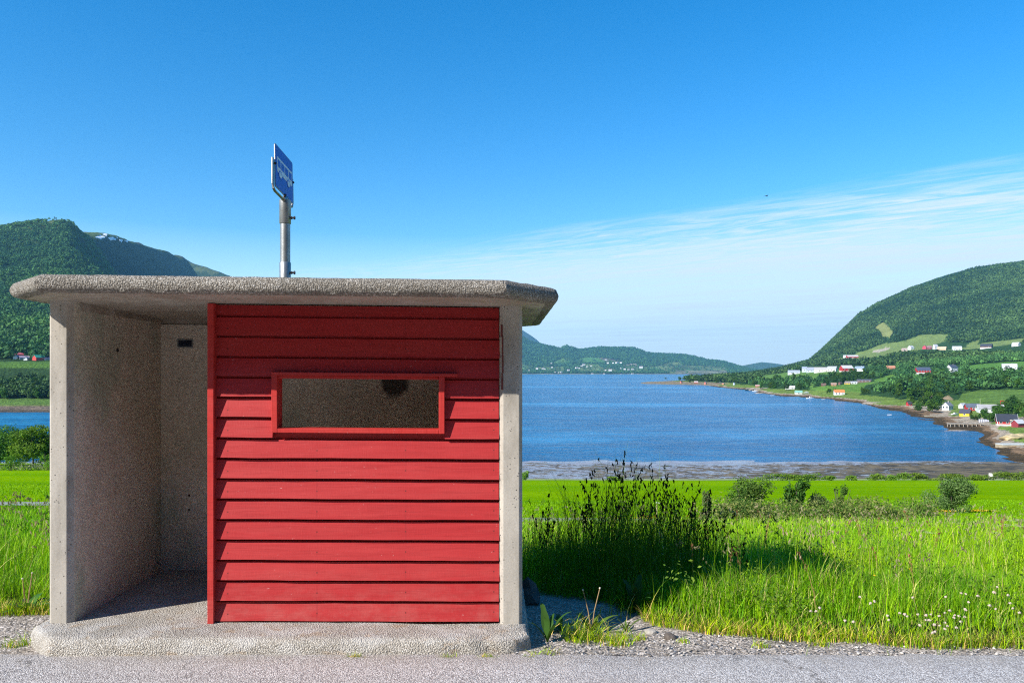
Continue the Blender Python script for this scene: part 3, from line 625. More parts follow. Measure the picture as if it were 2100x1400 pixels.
bearing_hill('far_hills',{300:600,600:640,850:600,1000:640,1072:690,1082:696,1100:703,1125:708,1150:714,1160:708,1172:712,1186:717,1210:714,1230:711,1260:712,1300:713,1325:722,1345:725,1400:727,1425:731,1450:738,1485:741,1520:752,1540:757,1570:761},6000,8600,767.4,M['farhill'],farcol,n=90,step=2,amp=.012)
far=lambda p,y,X,D,Z:np.tile(np.array([.06,.075,.055]),(len(p),1))
fh=bpy.data.objects['far_hills'];nv=len(fh.data.vertices);fv=np.zeros(nv*3,np.float32);fh.data.vertices.foreach_get('co',fv);fv=fv.reshape(90,-1,3)
_r=np.random.default_rng(77);NN=26000;ii=_r.integers(2,74,NN);jj=_r.integers(370,fv.shape[1]-2,NN);fp=fv[ii,jj]+_r.normal(size=(NN,3))*np.array([5,14,0]);fpx=CX+fp[:,0]*F/fp[:,1];fpy=HY-(fp[:,2]-ZC)*F/fp[:,1];nn=fbm(fp[:,0]*.004,fp[:,1]*.004,4)
okf=fp[:,2]>SEA+6
for poly,k in FF: okf&=~(inpoly(fpx+nn*4,fpy+nn*2,poly)&(_r.random(NN)<.95))
FARTREES=fp[okf]
bearing_hill('far_peak',{700:668,900:664,1000:666,1072:677,1090:688,1112:706,1150:724,1200:745},11500,13000,767,M['farhill'],far,step=4)
bearing_hill('blue_hill',{1440:762,1480:757,1515:751,1545:745,1562:742.5,1585:744,1612:749,1660:752,1720:757},9500,11000,766,M['farhill'],lambda p,y,X,D,Z:np.where((fbm(X*.002,D*.002,4)>.1)[:,None],[[.24,.27,.15]],[[.06,.10,.04]]),step=3)
def hit(fn,px,py,d0=200,d1=4200):
    d=np.geomspace(d0,d1,1600);x=(px-CX)*d/F;z=fn(x,d);y=HY-(z-ZC)*F/d
    w=np.where(y<=py)[0];i=w[0] if len(w) else len(d)-1
    return Vector((x[i],d[i],z[i]))
for k,(poly) in enumerate([[(196,486),(206,482),(214,479),(221,480),(216,486),(206,488)],[(222,487),(232,486),(242,486),(238,491),(228,491)],[(245,491),(252,491),(250,494),(246,494)],[(256,493),(263,493),(262,495.5)]]):
    pts=[hit(left_z,x,y+1.5,1500) for x,y in poly];c=sum(pts,Vector())/len(pts);b=MB();b.add([p+Vector((0,-2,2.5)) for p in pts]+[c+Vector((0,-2,3.5))]+[p-Vector((0,0,4)) for p in pts],[(i,(i+1)%len(pts),len(pts)) for i in range(len(pts))]+[(i,len(pts)+1+i,len(pts)+1+(i+1)%len(pts),(i+1)%len(pts)) for i in range(len(pts))])
    o=b.build('snow_patch',M['snow']);tag(o,kind='structure')

# ================================================================== plants
def leafcloud(seed,blobs,n,leaf,aspect=.55,up=.25,shell=.55,colr=((.045,.10,.018),(.085,.16,.03)),hollow=None):
    """leaf-sized faces spread through the outer part of a set of ellipsoids (cx,cy,cz,rx,ry,rz)"""
    r=np.random.default_rng(seed);bl=np.array(blobs,float);wt=(bl[:,3]*bl[:,4]*bl[:,5])**(2/3);k=r.choice(len(bl),n,p=wt/wt.sum());B=bl[k]
    d=r.normal(size=(n,3));d/=np.linalg.norm(d,axis=1)[:,None];rad=shell+(1-shell)*r.random(n)**.6;rad=rad*(1+.14*r.normal(size=n))
    p=B[:,:3]+d*rad[:,None]*B[:,3:6]
    nr=d+r.normal(size=(n,3))*.75+np.array([0,0,up]);nr/=np.linalg.norm(nr,axis=1)[:,None]
    u=np.cross(nr,r.normal(size=(n,3)));u/=np.linalg.norm(u,axis=1)[:,None];w=np.cross(nr,u)
    s=(leaf*(.6+.8*r.random(n)))[:,None]
    V=np.stack([p-u*s,p-w*s*aspect+nr*s*.15,p+u*s,p+w*s*aspect+nr*s*.15],1).reshape(-1,3)
    c0,c1=np.array(colr[0]),np.array(colr[1]);t=np.clip(.5+.32*r.normal(size=n)+.25*(r.random(len(bl))[k]-.5)*2,0,1)[:,None]
    col=np.repeat(c0+(c1-c0)*t,4,0)
    return V,np.arange(n*4).reshape(n,4),col
def crown_blobs(seed,Rr,H,base,nb):
    r=random.Random(seed);out=[(0,0,base+(H-base)*.55,Rr*.62,Rr*.62,(H-base)*.42)]
    for i in range(nb):
        a=r.uniform(0,6.283);z=r.uniform(.08,.92);q=Rr*math.sqrt(max(.06,1-((z-.42)/.62)**2))*r.uniform(.45,.82);s=Rr*r.uniform(.24,.42)
        out.append((q*math.cos(a),q*math.sin(a),base+(H-base)*z,s,s,s*r.uniform(.6,.9)))
    return out
def trunk_mb(seed,H,rad,limbs,base):
    r=random.Random(seed);b=MB();b.tube([(0,0,-.4),(.03*H*r.uniform(-1,1),0,H*.3),(.05*H*r.uniform(-1,1),.03*H,H*.62),(0,0,H*.9)],[rad*1.25,rad*.9,rad*.55,rad*.15],8)
    for i in range(limbs):
        a=r.uniform(0,6.283);z=base+(H-base)*r.uniform(.0,.5);q=H*r.uniform(.18,.34);b.tube([(0,0,z),(q*.5*math.cos(a),q*.5*math.sin(a),z+q*.5),(q*math.cos(a),q*math.sin(a),z+q*.8)],[rad*.5,rad*.32,rad*.08],6)
    return b
GREENS=[((.07,.17,.014),(.19,.34,.028)),((.045,.125,.018),(.13,.25,.04)),((.09,.19,.014),(.23,.38,.03))]
# --- two broad trees and bushes beyond the field on the left
def tree(name,label,px,py,d,H,Rr,seed,n,leaf,pal,base=.12,cat='tree',group=None,squash=1):
    p=at(px,py,d);z=float(ground_z(np.array([p.x]),np.array([p.y]))[0])
    t=empty(name,(p.x,p.y,z),seed*1.3);tag(t,label,cat,group)
    trunk_mb(seed,H,H*.022,6,H*base).build('trunk',M['bark'],t,True)
    V,Fc,c=leafcloud(seed,crown_blobs(seed,Rr,H,H*base,34),n,leaf,colr=pal);mk('crown',V,Fc,M['leaf'],t,False,col=c);return t
tree('broadleaf_tree','broad dark green tree at the left picture edge beyond the mown field',14,951,132,6.0,4.3,11,9000,.17,GREENS[1])
tree('broadleaf_tree','rounded bright green tree against the concrete post beyond the left field',68,950,128,6.3,3.7,12,9000,.17,GREENS[0])
tree('broadleaf_tree','taller tree half hidden behind the concrete left wall of the shelter',128,950,131,7.0,3.6,13,6000,.18,GREENS[1])
def shrub(name,label,px,py,d,H,Rx,Ry,seed,n,leaf,pal,cat='bush',group=None,stems=7,shape='round'):
    p=at(px,py,d);z=float(ground_z(np.array([p.x]),np.array([p.y]))[0]);t=empty(name,(p.x,p.y,z));tag(t,label,cat,group)
    r=random.Random(seed);bl=[]
    for i in range(30 if shape=='dome' else 16):
        a=r.uniform(0,6.283);q=r.uniform(.1,.75)
        if shape=='sparse': zz=r.uniform(.15,.95);w=(1-zz*.6)
        elif shape=='dome': zz=r.uniform(.12,.78);w=math.sqrt(max(.05,1-(zz/.95)**2))*1.15;q=r.uniform(.1,.82)
        elif shape=='tall': zz=r.uniform(.18,.9);w=.75+.3*zz
        else: zz=r.uniform(.15,.85);w=math.sqrt(max(.1,1-((zz-.42)/.6)**2))
        s=r.uniform(.22,.42)*(.62 if shape=='sparse' else 1);bl.append((Rx*q*w*math.cos(a),Ry*q*w*math.sin(a),H*zz,Rx*s,Ry*s,H*s*.62))
    V,Fc,c=leafcloud(seed,bl,n,leaf,colr=pal,shell=.35);mk('foliage',V,Fc,M['leaf'],t,False,col=c)
    b=MB()
    for i in range(stems):
        a=r.uniform(0,6.283);b.tube([(.1*math.cos(a),.1*math.sin(a),-.2),(Rx*.3*math.cos(a),Ry*.3*math.sin(a),H*.45),(Rx*.5*math.cos(a),Ry*.5*math.sin(a),H*.85)],[.012*H,.009*H,.004*H],6)
    b.build('stems',M['bark'],t,True);return t
shrub('bush','lone round bush standing in the bright meadow at right',1953,1040,47,2.25,1.62,1.5,21,12000,.05,((.07,.16,.03),(.24,.36,.12)),shape='dome',stems=5)
shrub('bush','wide dark bush at the left end of the meadow hedge',1540,1078,34,1.95,1.35,1.1,22,6000,.05,((.05,.12,.018),(.17,.26,.05)))
shrub('bush','narrow upright dark leafy bush in the meadow hedge',1634,1075,34.5,2.15,.62,.6,23,2600,.06,((.035,.11,.018),(.09,.20,.03)),shape='tall')
shrub('bush','small grey green bush between the upright bush and the sparse one',1682,1075,34.5,1.35,.58,.5,24,2000,.045,((.09,.14,.05),(.18,.25,.10)))
shrub('bush','sparse spiky bush at the right end of the meadow bushes',1726,1078,34.5,1.75,.75,.5,25,1200,.055,((.05,.13,.018),(.14,.26,.035)),shape='sparse')
shrub('bush','pale brownish flowering bush left of the meadow hedge',1448,1086,30,1.35,.42,.4,26,1100,.045,((.16,.13,.07),(.10,.17,.04)),shape='sparse')
shrub('bush','small dark bush in the weeds below the left trees',22,967,112,2.2,1.5,1.2,27,1200,.09,GREENS[0])
shrub('bush','green clump against the left post beyond the mown field',100,960,114,2.8,1.6,1.2,28,1400,.09,GREENS[2])
shrub('bush','round green bush on the shore edge beside the shelter post',1077,983,178,2.2,1.3,1.2,29,900,.13,GREENS[2])
for i,(px,w,h,lab) in enumerate([(1600,9.5,1.5,'long low green bush row along the shore edge, left of the others'),(1655,4.2,1.7,'flat topped pale green bush at the right end of the long shore bush row'),
    (1700,2.0,1.25,'low yellow green bush right after the long shore bush row'),(1745,1.7,1.1,'smallest pair of tufts in the shore bush line'),(1797,2.6,1.5,'pale green bush third before the lone meadow bush on the shore edge'),
    (1825,2.4,1.3,'low green bush left of the tallest shore edge bush'),(1853,3.0,1.8,'tallest round green bush of the shore edge line'),(1890,3.3,1.65,'broad light green bush on the shore edge left of the lone meadow bush'),
    (1955,6.2,1.75,'long light green bush on the shore edge behind the lone meadow bush'),(2008,3.6,1.4,'low green bush on the shore left of the small white board'),(2074,6.5,2.3,'thick light green bush on the shore at the right picture edge'),(1260,2.2,.9,'small bush on the shore edge behind the tall dark grass')]):
    shrub('bush',lab,px,983,177,h,w,1.2,40+i,int(500+260*w),.15,((.10,.19,.016),(.24,.35,.04)),group='bushes along the shore edge',stems=3)
# low flowering hedge of brambles
def hedge(name,label,P,h,w,n,leaf,pal,seed,cat='hedge'):
    r=np.random.default_rng(seed);bl=[]
    for i in range(len(P)-1):
        for t in np.linspace(0,1,7)[:-1]:
            x=P[i][0]+(P[i+1][0]-P[i][0])*t;y=P[i][1]+(P[i+1][1]-P[i][1])*t;z=float(ground_z(np.array([x]),np.array([y]))[0]);k=.7+.6*r.random();hh=h*k*(P[i][2] if len(P[i])>2 else 1)
            bl.append((x,y+.3*r.normal(),z+hh*.42,w*k,w*.7,hh*.55))
    V,Fc,c=leafcloud(seed,bl,n,leaf,colr=pal,shell=.3);o=mk(name,V,Fc,M['leaf'],None,False,col=c);tag(o,label,cat);return o
hp=[(at(px,py,d).x,d) for px,py,d in((1475,1092,31.5),(1560,1092,31.8),(1650,1090,32),(1740,1084,33.5),(1830,1074,35.5),(1915,1062,39))]
hedge('hedge','low bramble hedge crossing the meadow under the bushes',hp,1.0,.85,19000,.05,((.07,.16,.02),(.30,.30,.09)),51)
hedge('flowering_weeds','bank of white flowering weeds below the trees beyond the left field',[(-76+i*6,116-i*.25) for i in range(10)],1.1,3.0,7000,.13,((.07,.14,.02),(.42,.44,.27)),52,'weeds')
# --- forests: trees one can tell apart as single objects, the rest as masses
def clumps(P,Rr,Hh,nleaf,cols,seed,lean=.5):
    """many tree crowns in one mesh: each a cloud of leaf clumps"""
    r=np.random.default_rng(seed);N=len(P);n=N*nleaf;k=np.repeat(np.arange(N),nleaf)
    d=r.normal(size=(n,3));d/=np.linalg.norm(d,axis=1)[:,None];d[:,2]=np.abs(d[:,2])*1.0-.25*(r.random(n)<.45)
    wob=1+.28*np.sin(d[:,0]*5+k*1.7)*np.sin(d[:,1]*5+k*2.3)+.1*r.normal(size=n)
    Rk=Rr[k][:,None];Hk=Hh[k]
    p=P[k]+np.concatenate([d[:,:2]*Rk*wob[:,None],(Hk*.45+d[:,2]*Hk*.55*wob)[:,None]],1)
    nr=d+r.normal(size=(n,3))*lean;nr/=np.linalg.norm(nr,axis=1)[:,None]
    u=np.cross(nr,r.normal(size=(n,3)));u/=np.linalg.norm(u,axis=1)[:,None];w=np.cross(nr,u);s=(Rr[k]*(2.1/math.sqrt(nleaf))*(.7+.6*r.random(n)))[:,None]
    V=np.stack([p-u*s,p-w*s*.8,p+u*s,p+w*s*.8],1).reshape(-1,3)
    c=np.repeat(cols[k]*(.82+.36*r.random(n))[:,None],4,0)
    return V,np.arange(n*4).reshape(n,4),c
SPRUCE=np.array([.028,.080,.026]);BIRCH=np.array([.105,.200,.050]);OAK=np.array([.032,.074,.018])
def species(x,y,r):
    n=fbm(x*.006,y*.006,4);t=np.clip(.5+n*1.8+.22*r.normal(size=len(x)),0,1)[:,None];c=SPRUCE*(1-t)+BIRCH*t
    return c*(.55+.8*r.random(len(x)))[:,None],t[:,0]
r=np.random.default_rng(5)
# candidates on the right-hand hills
N=84000;pxs=1330+r.random(N)*900;ds=np.sqrt(r.random(N)*(3450**2-330**2)+330**2);keep=r.random(N)<np.clip(1.25-ds/5200,.4,1)*(ds/3450)**0
xs=(pxs-CX)*ds/F;zs=right_z(xs,ds);ys_=HY-(zs-ZC)*F/ds
ok=(zs>SEA+5)&keep&(pxs>1338)
wn=fbm(xs*.02,ds*.02,3)
for poly,c in FR:
    for q in (0,.5,.85): ok&=~inpoly(pxs+wn*5,ys_+wn*4-q*8.5*F/ds,poly)
# keep shores, lawns and house plots open
for (ax,ay,bx,by) in[(1610,795,1650,815),(1640,803,1760,815),(1860,828,1880,840),(1930,832,2075,868),(2040,860,2140,905),(1690,775,1795,793),(1640,750,1785,768),(1720,726,1775,738),(1875,752,1918,772),(1940,748,1972,766),(2055,746,2100,762),(1848,703,2110,722),(1815,748,1842,758)]:
    ok&=~((pxs>ax)&(pxs<bx)&(ys_>ay)&(ys_<by+6.5*F/ds))
mid=ds<1300
ok&=~(mid&(zs-SEA<9)&(r.random(N)<.55))
ok&=~((ds>520)&(ds<1300)&(pxs>1660)&(wn<-.16))
X_,Y_,Z_,PX_=xs[ok],ds[ok],zs[ok],pxs[ok]
print('right trees',len(X_))
o_=np.argsort(Y_);X_,Y_,Z_,PX_=X_[o_],Y_[o_],Z_[o_],PX_[o_]
# denser wooded belts near the shore, tree by tree
belts=[([(1825,806),(1850,788),(1895,775),(1960,768),(2100,765),(2150,765),(2150,797),(2010,800),(1975,806),(1930,822),(1870,824),(1840,818)],96,(8,12)),
 ([(1560,800),(1562,782),(1585,776),(1650,772),(1665,780),(1664,797),(1620,800)],34,(7,10)),([(1676,787),(1680,776),(1730,768),(1800,764),(1830,770),(1800,778),(1740,786),(1690,790)],40,(7,11)),
 ([(1868,842),(1870,826),(1900,822),(1935,824),(1938,846),(1905,850)],12,(6,9)),([(2015,866),(2020,846),(2045,842),(2066,848),(2050,868)],8,(4,6)),([(2068,850),(2075,826),(2140,822),(2140,862),(2090,858)],16,(5,8)),([(2036,852),(2046,838),(2080,838),(2088,850)],9,(4,7)),([(1990,864),(1996,855),(2018,853),(2022,862)],6,(2,3.5)),
 ([(1766,808),(1770,799),(1812,796),(1815,806)],12,(4,6)),([(1345,785),(1372,775),(1430,772),(1540,775),(1562,790),(1500,788),(1430,785)],34,(9,13)),([(1692,808),(1694,800),(1712,800),(1713,808)],5,(4,6))]
protos=[]
for i in range(7):
    rr=random.Random(i);H=1.0;bl=crown_blobs(100+i,.36 if i<5 else .24,1.0,.10,14)
    V,Fc,c=leafcloud(200+i,bl,620,.050,colr=[((.038,.098,.014),(.085,.175,.024)),((.027,.075,.016),(.062,.135,.024)),((.048,.115,.013),(.11,.205,.026))][i%3],aspect=.75)
    o=mk('broadleaf_tree',V,Fc,M['leaf'],None,False,col=c);b=MB();b.tube([(0,0,-.15),(.01,0,.3),(0,.01,.75)],[.022,.016,.006],5)
    # trunk faces join the crown mesh: the whole tree is a few pixels high
    nv=len(V);me=o.data;protos.append(me);bpy.data.objects.remove(o)
forest_group='trees of the wooded belts on the right hand shore';ind=0;used=[]
for poly,cnt,(h0,h1) in belts:
    bx=[q[0] for q in poly];by=[q[1] for q in poly];k=0;tries=0
    while k<cnt and tries<6000:
        tries+=1;px=random.uniform(min(bx),max(bx));py=random.uniform(min(by),max(by))
        if not inpoly(np.array([px]),np.array([py]),poly)[0]: continue
        p=hit(right_z,px,py+1,220);h=random.uniform(h0,h1)
        if any((p.x-q[0])**2+(p.y-q[1])**2<(h*.33)**2 for q in used): continue
        used.append((p.x,p.y));o=bpy.data.objects.new('broadleaf_tree',protos[random.randrange(7)]);C.objects.link(o);o.location=p-Vector((0,0,.3));s=h;o.scale=(s*random.uniform(.85,1.25),s*random.uniform(.85,1.25),s);o.rotation_euler=(0,0,random.uniform(0,6.28))
        tag(o,'leafy green tree in a wooded belt among the houses of the right hand shore','tree',forest_group);k+=1
# the rest of the woods
cols,t=species(X_,Y_,r);big=np.where(Y_<1300,1.0,1.12);H_=(6.5+4*r.random(len(X_)))*big*np.where(t<.3,1.15,1);R_=(2.6+1.6*r.random(len(X_)))*big*np.where(t<.3,.8,1)*np.where(Y_>1500,.95,.9)
P_=np.stack([X_,Y_,Z_-.5],1)
for (a0,a1,nl) in((0,1300,40),(1300,3600,14)):
    m=(Y_>=a0)&(Y_<a1);V,Fc,c=clumps(P_[m],R_[m],H_[m],nl,cols[m],a0+3);o=mk('forest',V,Fc,M['farleaf'],None,False,col=c)
    tag(o,'mixed green forest covering the mountain above the right shore' if a0 else 'scattered woodland between the fields of the right shore','forest',kind='stuff')
tc=(.45+1.0*r.random(len(FARTREES)))[:,None]*np.array([.055,.125,.034]);V,Fc,c=clumps(FARTREES,5+4*r.random(len(FARTREES)),9+7*r.random(len(FARTREES)),8,tc,12);o=mk('forest',V,Fc,M['farleaf'],None,False,col=c);tag(o,'woods covering the low hills on the far side of the fjord','forest',kind='stuff')
# left-hand mountain
N=26000;pxs=-160+r.random(N)*640;ds=np.sqrt(r.random(N)*(2500**2-598**2)+598**2);xs=(pxs-CX)*ds/F;zs=left_z(xs,ds)
wn=fbm(xs*.02,ds*.02,3);ok=(r.random(N)<.95)&~((ds>640)&(ds<726))&(zs+wn*160<440)&~((ds>722)&(ds<800)&(r.random(N)<.3))
X_,Y_,Z_=xs[ok],ds[ok],zs[ok];cols,t=species(X_,Y_,r);cols*=1.1
N2=700;pb=-160+r.random(N2)*640;db=596+r.random(N2)*52;xb=(pb-CX)*db/F;X_=np.concatenate([X_,xb]);Y_=np.concatenate([Y_,db]);Z_=np.concatenate([Z_,left_z(xb,db)]);cb,tb=species(xb,db,r);cols=np.concatenate([cols,cb])
vis=(Y_>800)|((X_/Y_*F+CX>-90)&(X_/Y_*F+CX<190));X_,Y_,Z_,cols=X_[vis],Y_[vis],Z_[vis],cols[vis]
H_=6+4*r.random(len(X_));R_=2.5+1.6*r.random(len(X_));P_=np.stack([X_,Y_,Z_-.5],1)
print('left trees',len(X_))
front=(Y_<684);V,Fc,c=clumps(P_[front],R_[front],H_[front],60,cols[front],8);o=mk('grove',V,Fc,M['farleaf'],None,False,col=c);tag(o,'dense green grove between the far left beach and the farm terrace','forest',kind='stuff')
bk=~front;V,Fc,c=clumps(P_[bk],R_[bk]*1.15,H_[bk],26,cols[bk],9);o=mk('forest',V,Fc,M['farleaf'],None,False,col=c);tag(o,'green forest climbing the mountain slope behind the left farms','forest',kind='stuff')
k=0
for i in range(4000):
    if k>=44: break
    px=random.uniform(-30,125);d=random.uniform(588,640)
    x=(px-CX)*d/F;z=float(left_z(np.array([x]),np.array([d]))[0])
    if any((x-q[0])**2+(d-q[1])**2<9 for q in used): continue
    used.append((x,d));h=random.uniform(6.5,10);o=bpy.data.objects.new('broadleaf_tree',protos[random.randrange(7)]);C.objects.link(o);o.location=(x,d,z-.3);o.scale=(h,h,h);o.rotation_euler=(0,0,random.uniform(0,6.28))
    tag(o,'leafy tree at the lower edge of the grove behind the far left beach','tree','trees of the grove behind the far left beach');k+=1
# --- grass
def blades(P,h,w,yaw,bend,col,lv=(0,.38,.72,1)):
    n=len(P);d=np.stack([np.cos(yaw),np.sin(yaw),0*yaw],1);sd=np.stack([-np.sin(yaw+.9*rng.normal(size=n)*0.6),np.cos(yaw),0*yaw],1)
    V=[]
    for t in lv:
        c=P+np.outer(h*t*(1-.18*bend*t),[0,0,1])+d*(h*bend*t**2.1)[:,None]
        if t<1: q=sd*(w*(1-t)**.55*.5)[:,None];V+=[c-q,c+q]
        else: V.append(c)
    V=np.stack(V,1);m=V.shape[1];base=np.arange(n)[:,None]*m;f=[]
    for i in range(len(lv)-2): f+=[[2*i,2*i+1,2*i+3],[2*i,2*i+3,2*i+2]]
    f.append([2*(len(lv)-2),2*(len(lv)-2)+1,m-1]);f=np.array(f)
    Fc=(base[:,None,:]+f[None]).reshape(-1,3);tc=np.array([.72]*2+[.95]*2+[1.08]*2+[1.15])[:m]
    colr=(col[:,None,:]*np.ones(m)[None,:,None]).reshape(-1,3)
    return V.reshape(-1,3),Fc,colr
class Pile:
    def __init__(s): s.V=[];s.F=[];s.C=[];s.n=0
    def add(s,V,Fc,c): s.V.append(V);s.F.append(Fc+s.n);s.C.append(c);s.n+=len(V)
    def build(s,name,mat): return mk(name,np.concatenate(s.V),np.concatenate(s.F),mat,None,False,col=np.concatenate(s.C))
GA,GB,GD=np.array([.44,.63,.006]),np.array([.15,.37,.008]),np.array([.66,.54,.18])
def gcol(n,dry=.10,x=None,y=None):
    t=rng.random(n)
    if x is not None: t=np.clip(t+1.6*fbm(x*.6,y*.6,3),0,1)
    c=GA*t[:,None]+GB*(1-t[:,None]);k=rng.random(n)<dry;c[k]=GD*(.7+.6*rng.random(k.sum()))[:,None];return c*(.38+.85*rng.random(n)**.8)[:,None]
def scatter(n,y0,y1,a0,a1):
    y=np.sqrt(rng.random(n)*(y1**2-y0**2)+y0**2);x=(a0+rng.random(n)*(a1-a0))*y;return x,y
gp=Pile();U=sh.matrix_world.inverted() if False else None
def outside(x,y): return ~((x>-3.2)&(x<.16)&(y>4.7)&(y<6.9))&~((np.abs(x-PX)<.08)&(np.abs(y-PY)<.08))
def clumpf(x,y): return np.interp(CX+x*F/y,[1060,1120,1180,1230,1275,1320,1380,1440,1500,1560],[.66,.74,.84,1.02,1.10,.98,.90,.80,.66,.4])*(.8+.5*vnoise(x*4,y*4))
def lay(n,y0,y1,a0,a1,hm,wm,dry=.06,tallk=.0,cond=None,clump=.6,tone=1):
    x,y=scatter(n,y0,y1,a0,a1);e=grass_edge(x);ok=(y>e+.02*rng.normal(size=n))&outside(x,y)
    if cond is not None: ok&=cond(x,y)
    cl=vnoise(x*3.1,y*3.1)*.6+vnoise(x*.9+9,y*.9)*.7;ok&=rng.random(n)<np.clip(cl*1.5*clump+(1-clump),.05,1)
    x,y,e=x[ok],y[ok],e[ok];n=len(x);grow=sstep(0,.8,y-e)*.80+.20
    h=hm*grow*(.45+.85*rng.random(n))*(.45+1.05*vnoise(x*1.7,y*1.7));w=wm*(.6+.8*rng.random(n))*np.clip(y/9,.85,4)
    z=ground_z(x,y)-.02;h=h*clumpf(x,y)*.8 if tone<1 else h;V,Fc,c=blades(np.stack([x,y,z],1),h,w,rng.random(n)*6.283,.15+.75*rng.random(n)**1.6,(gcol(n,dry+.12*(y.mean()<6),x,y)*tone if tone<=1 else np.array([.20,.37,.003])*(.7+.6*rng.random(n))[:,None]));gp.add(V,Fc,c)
lay(52000,4.85,7.2,.0,1.05,.25,.0060,.10);lay(42000,7.2,11,.0,.98,.31,.0065,.09);lay(38000,11,19,-.02,.92,.40,.008,.08);lay(34000,19,31,-.02,.88,.33,.0095,.10)
lay(12000,5.5,7.5,-1.1,-.42,.34,.0062,.10);lay(10000,7.5,12,-1.0,-.45,.34,.0065,.08);lay(9000,12,26,-.76,-.5,.30,.008,.06);lay(5000,7,16,-.45,.0,.5,.008)
lay(34000,31,62,-.02,.72,.13,.012,.0,clump=.2,tone=1.01);lay(9000,26,70,-.74,-.5,.13,.012,.0,clump=.2,tone=1.01)
# rank grass beside the shelter: deep green, darkened further to stand in for shade
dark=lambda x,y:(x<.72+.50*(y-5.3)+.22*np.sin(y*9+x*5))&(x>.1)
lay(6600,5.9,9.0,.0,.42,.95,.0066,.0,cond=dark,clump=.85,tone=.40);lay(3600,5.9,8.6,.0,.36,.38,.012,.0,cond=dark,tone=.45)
_r=np.random.default_rng(31);hb=[]
for i in range(110):
    y=5.4+_r.random()**1.5*17;x=(.03+.72*_r.random())*y if i%7 else -(.46+.35*_r.random())*y
    if y<float(grass_edge(np.array([x]))[0])+.15 or (-3.3<x<.2 and y<7): continue
    z=float(ground_z(np.array([x]),np.array([y]))[0]);q=.10+.16*_r.random();hb.append((x,y,z+.10+.22*_r.random(),q*1.3,q*1.3,.10+.12*_r.random()))
V,Fc,c=leafcloud(32,hb,9000,.014,colr=((.06,.17,.02),(.22,.36,.04)),shell=.2);o=mk('meadow_herbs',V,Fc,M['leaf'],None,False,col=c);tag(o,'small leafy herbs growing through the meadow grass','herbs',kind='stuff')
# dry and yellow fringe along the edge of the gravel
def fringe(n,x0,x1):
    x=x0+rng.random(n)*(x1-x0);y=grass_edge(x)+.10*np.abs(rng.normal(size=n))-.05;h=.05+.09*rng.random(n);c=gcol(n,.3);V,Fc,cc=blades(np.stack([x,y,ground_z(x,y)-.005],1),h,.005+0*h,rng.random(n)*6.283,.3+.8*rng.random(n),c*np.array([1.25,1.0,1.0]));gp.add(V,Fc,cc)
fringe(5200,.95,6.2);fringe(1500,-4.6,-3.05)
for (px,py,n,s) in[(1195,1285,90,.16),(1180,1300,60,.10),(1262,1306,70,.09),(1310,1296,30,.06),(1225,1292,60,.12),(1280,1290,40,.08),(735,1342,40,.05),(920,1340,26,.05),(1000,1338,40,.045),(30,1318,30,.07),(62,1312,30,.10),(1090,1340,22,.05),(1130,1335,14,.06),(1400,1310,20,.04),(1560,1322,30,.05),(1680,1318,40,.06),(1250,1240,20,.2)]:
    d=ZC*F/(py-HY);c=at(px,py,d);n*=2;x=c.x+s*.7*rng.normal(size=n)*.8;y=c.y+s*.35*rng.normal(size=n);y=np.where((x<.12)&(x>-3),np.minimum(y,4.79),y);V,Fc,cc=blades(np.stack([x,y,ground_z(x,y)],1),s*(.4+.7*rng.random(n)),.0045+0*x,rng.random(n)*6.283,.4+.9*rng.random(n),gcol(n,.2)*np.array([1.3,1.05,1]));gp.add(V,Fc,cc)
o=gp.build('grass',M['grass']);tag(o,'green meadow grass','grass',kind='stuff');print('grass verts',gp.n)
# tall flowering stems with seed heads
tp=Pile()
def stems(x,y,h,col,hc,heads=10,hl=.022,branch=.02,sw=.0042):
    n=len(x);z=ground_z(x,y);P=np.stack([x,y,z],1);yaw=rng.random(n)*6.283;bend=.05+.22*rng.random(n)
    V,Fc,c=blades(P,h,sw*np.clip(y/8,1,3),yaw,bend,col);tp.add(V,Fc,c)
    d=np.stack([np.cos(yaw),np.sin(yaw),0*yaw],1);k=np.repeat(np.arange(n),heads);m=len(k);t=.70+.32*rng.random(m);t=np.where(rng.random(m)<.35,.98+.04*rng.random(m),t)
    p=P[k]+np.outer(1,[0,0,0])+np.stack([0*t,0*t,h[k]*t*(1-.18*bend[k]*t)],1)+d[k]*(h[k]*bend[k]*t**2.1)[:,None]
    sc=np.clip(y[k]/8,1,2.5);off=rng.normal(size=(m,3))*np.array([1,1,.4])*(branch*(1.25-t)[:,None]*4)*sc[:,None]**.5;p=p+off
    ax=np.array([0,0,1])+rng.normal(size=(m,3))*.45;ax/=np.linalg.norm(ax,axis=1)[:,None];u=np.cross(ax,rng.normal(size=(m,3)));u/=np.linalg.norm(u,axis=1)[:,None];w=np.cross(ax,u);L=(hl*(.6+.8*rng.random(m))*sc**.6)[:,None]
    V=np.stack([p-ax*L,p+u*L*.28,p+ax*L,p-u*L*.28,p+w*L*.28,p-w*L*.28],1).reshape(-1,3);b=np.arange(m)[:,None]*6
    Fc=np.concatenate([b+np.array(q) for q in([0,1,2],[0,2,3],[0,4,2],[0,2,5])]);tp.add(V,Fc,np.repeat(hc[k]*(.7+.6*rng.random(m))[:,None],6,0))
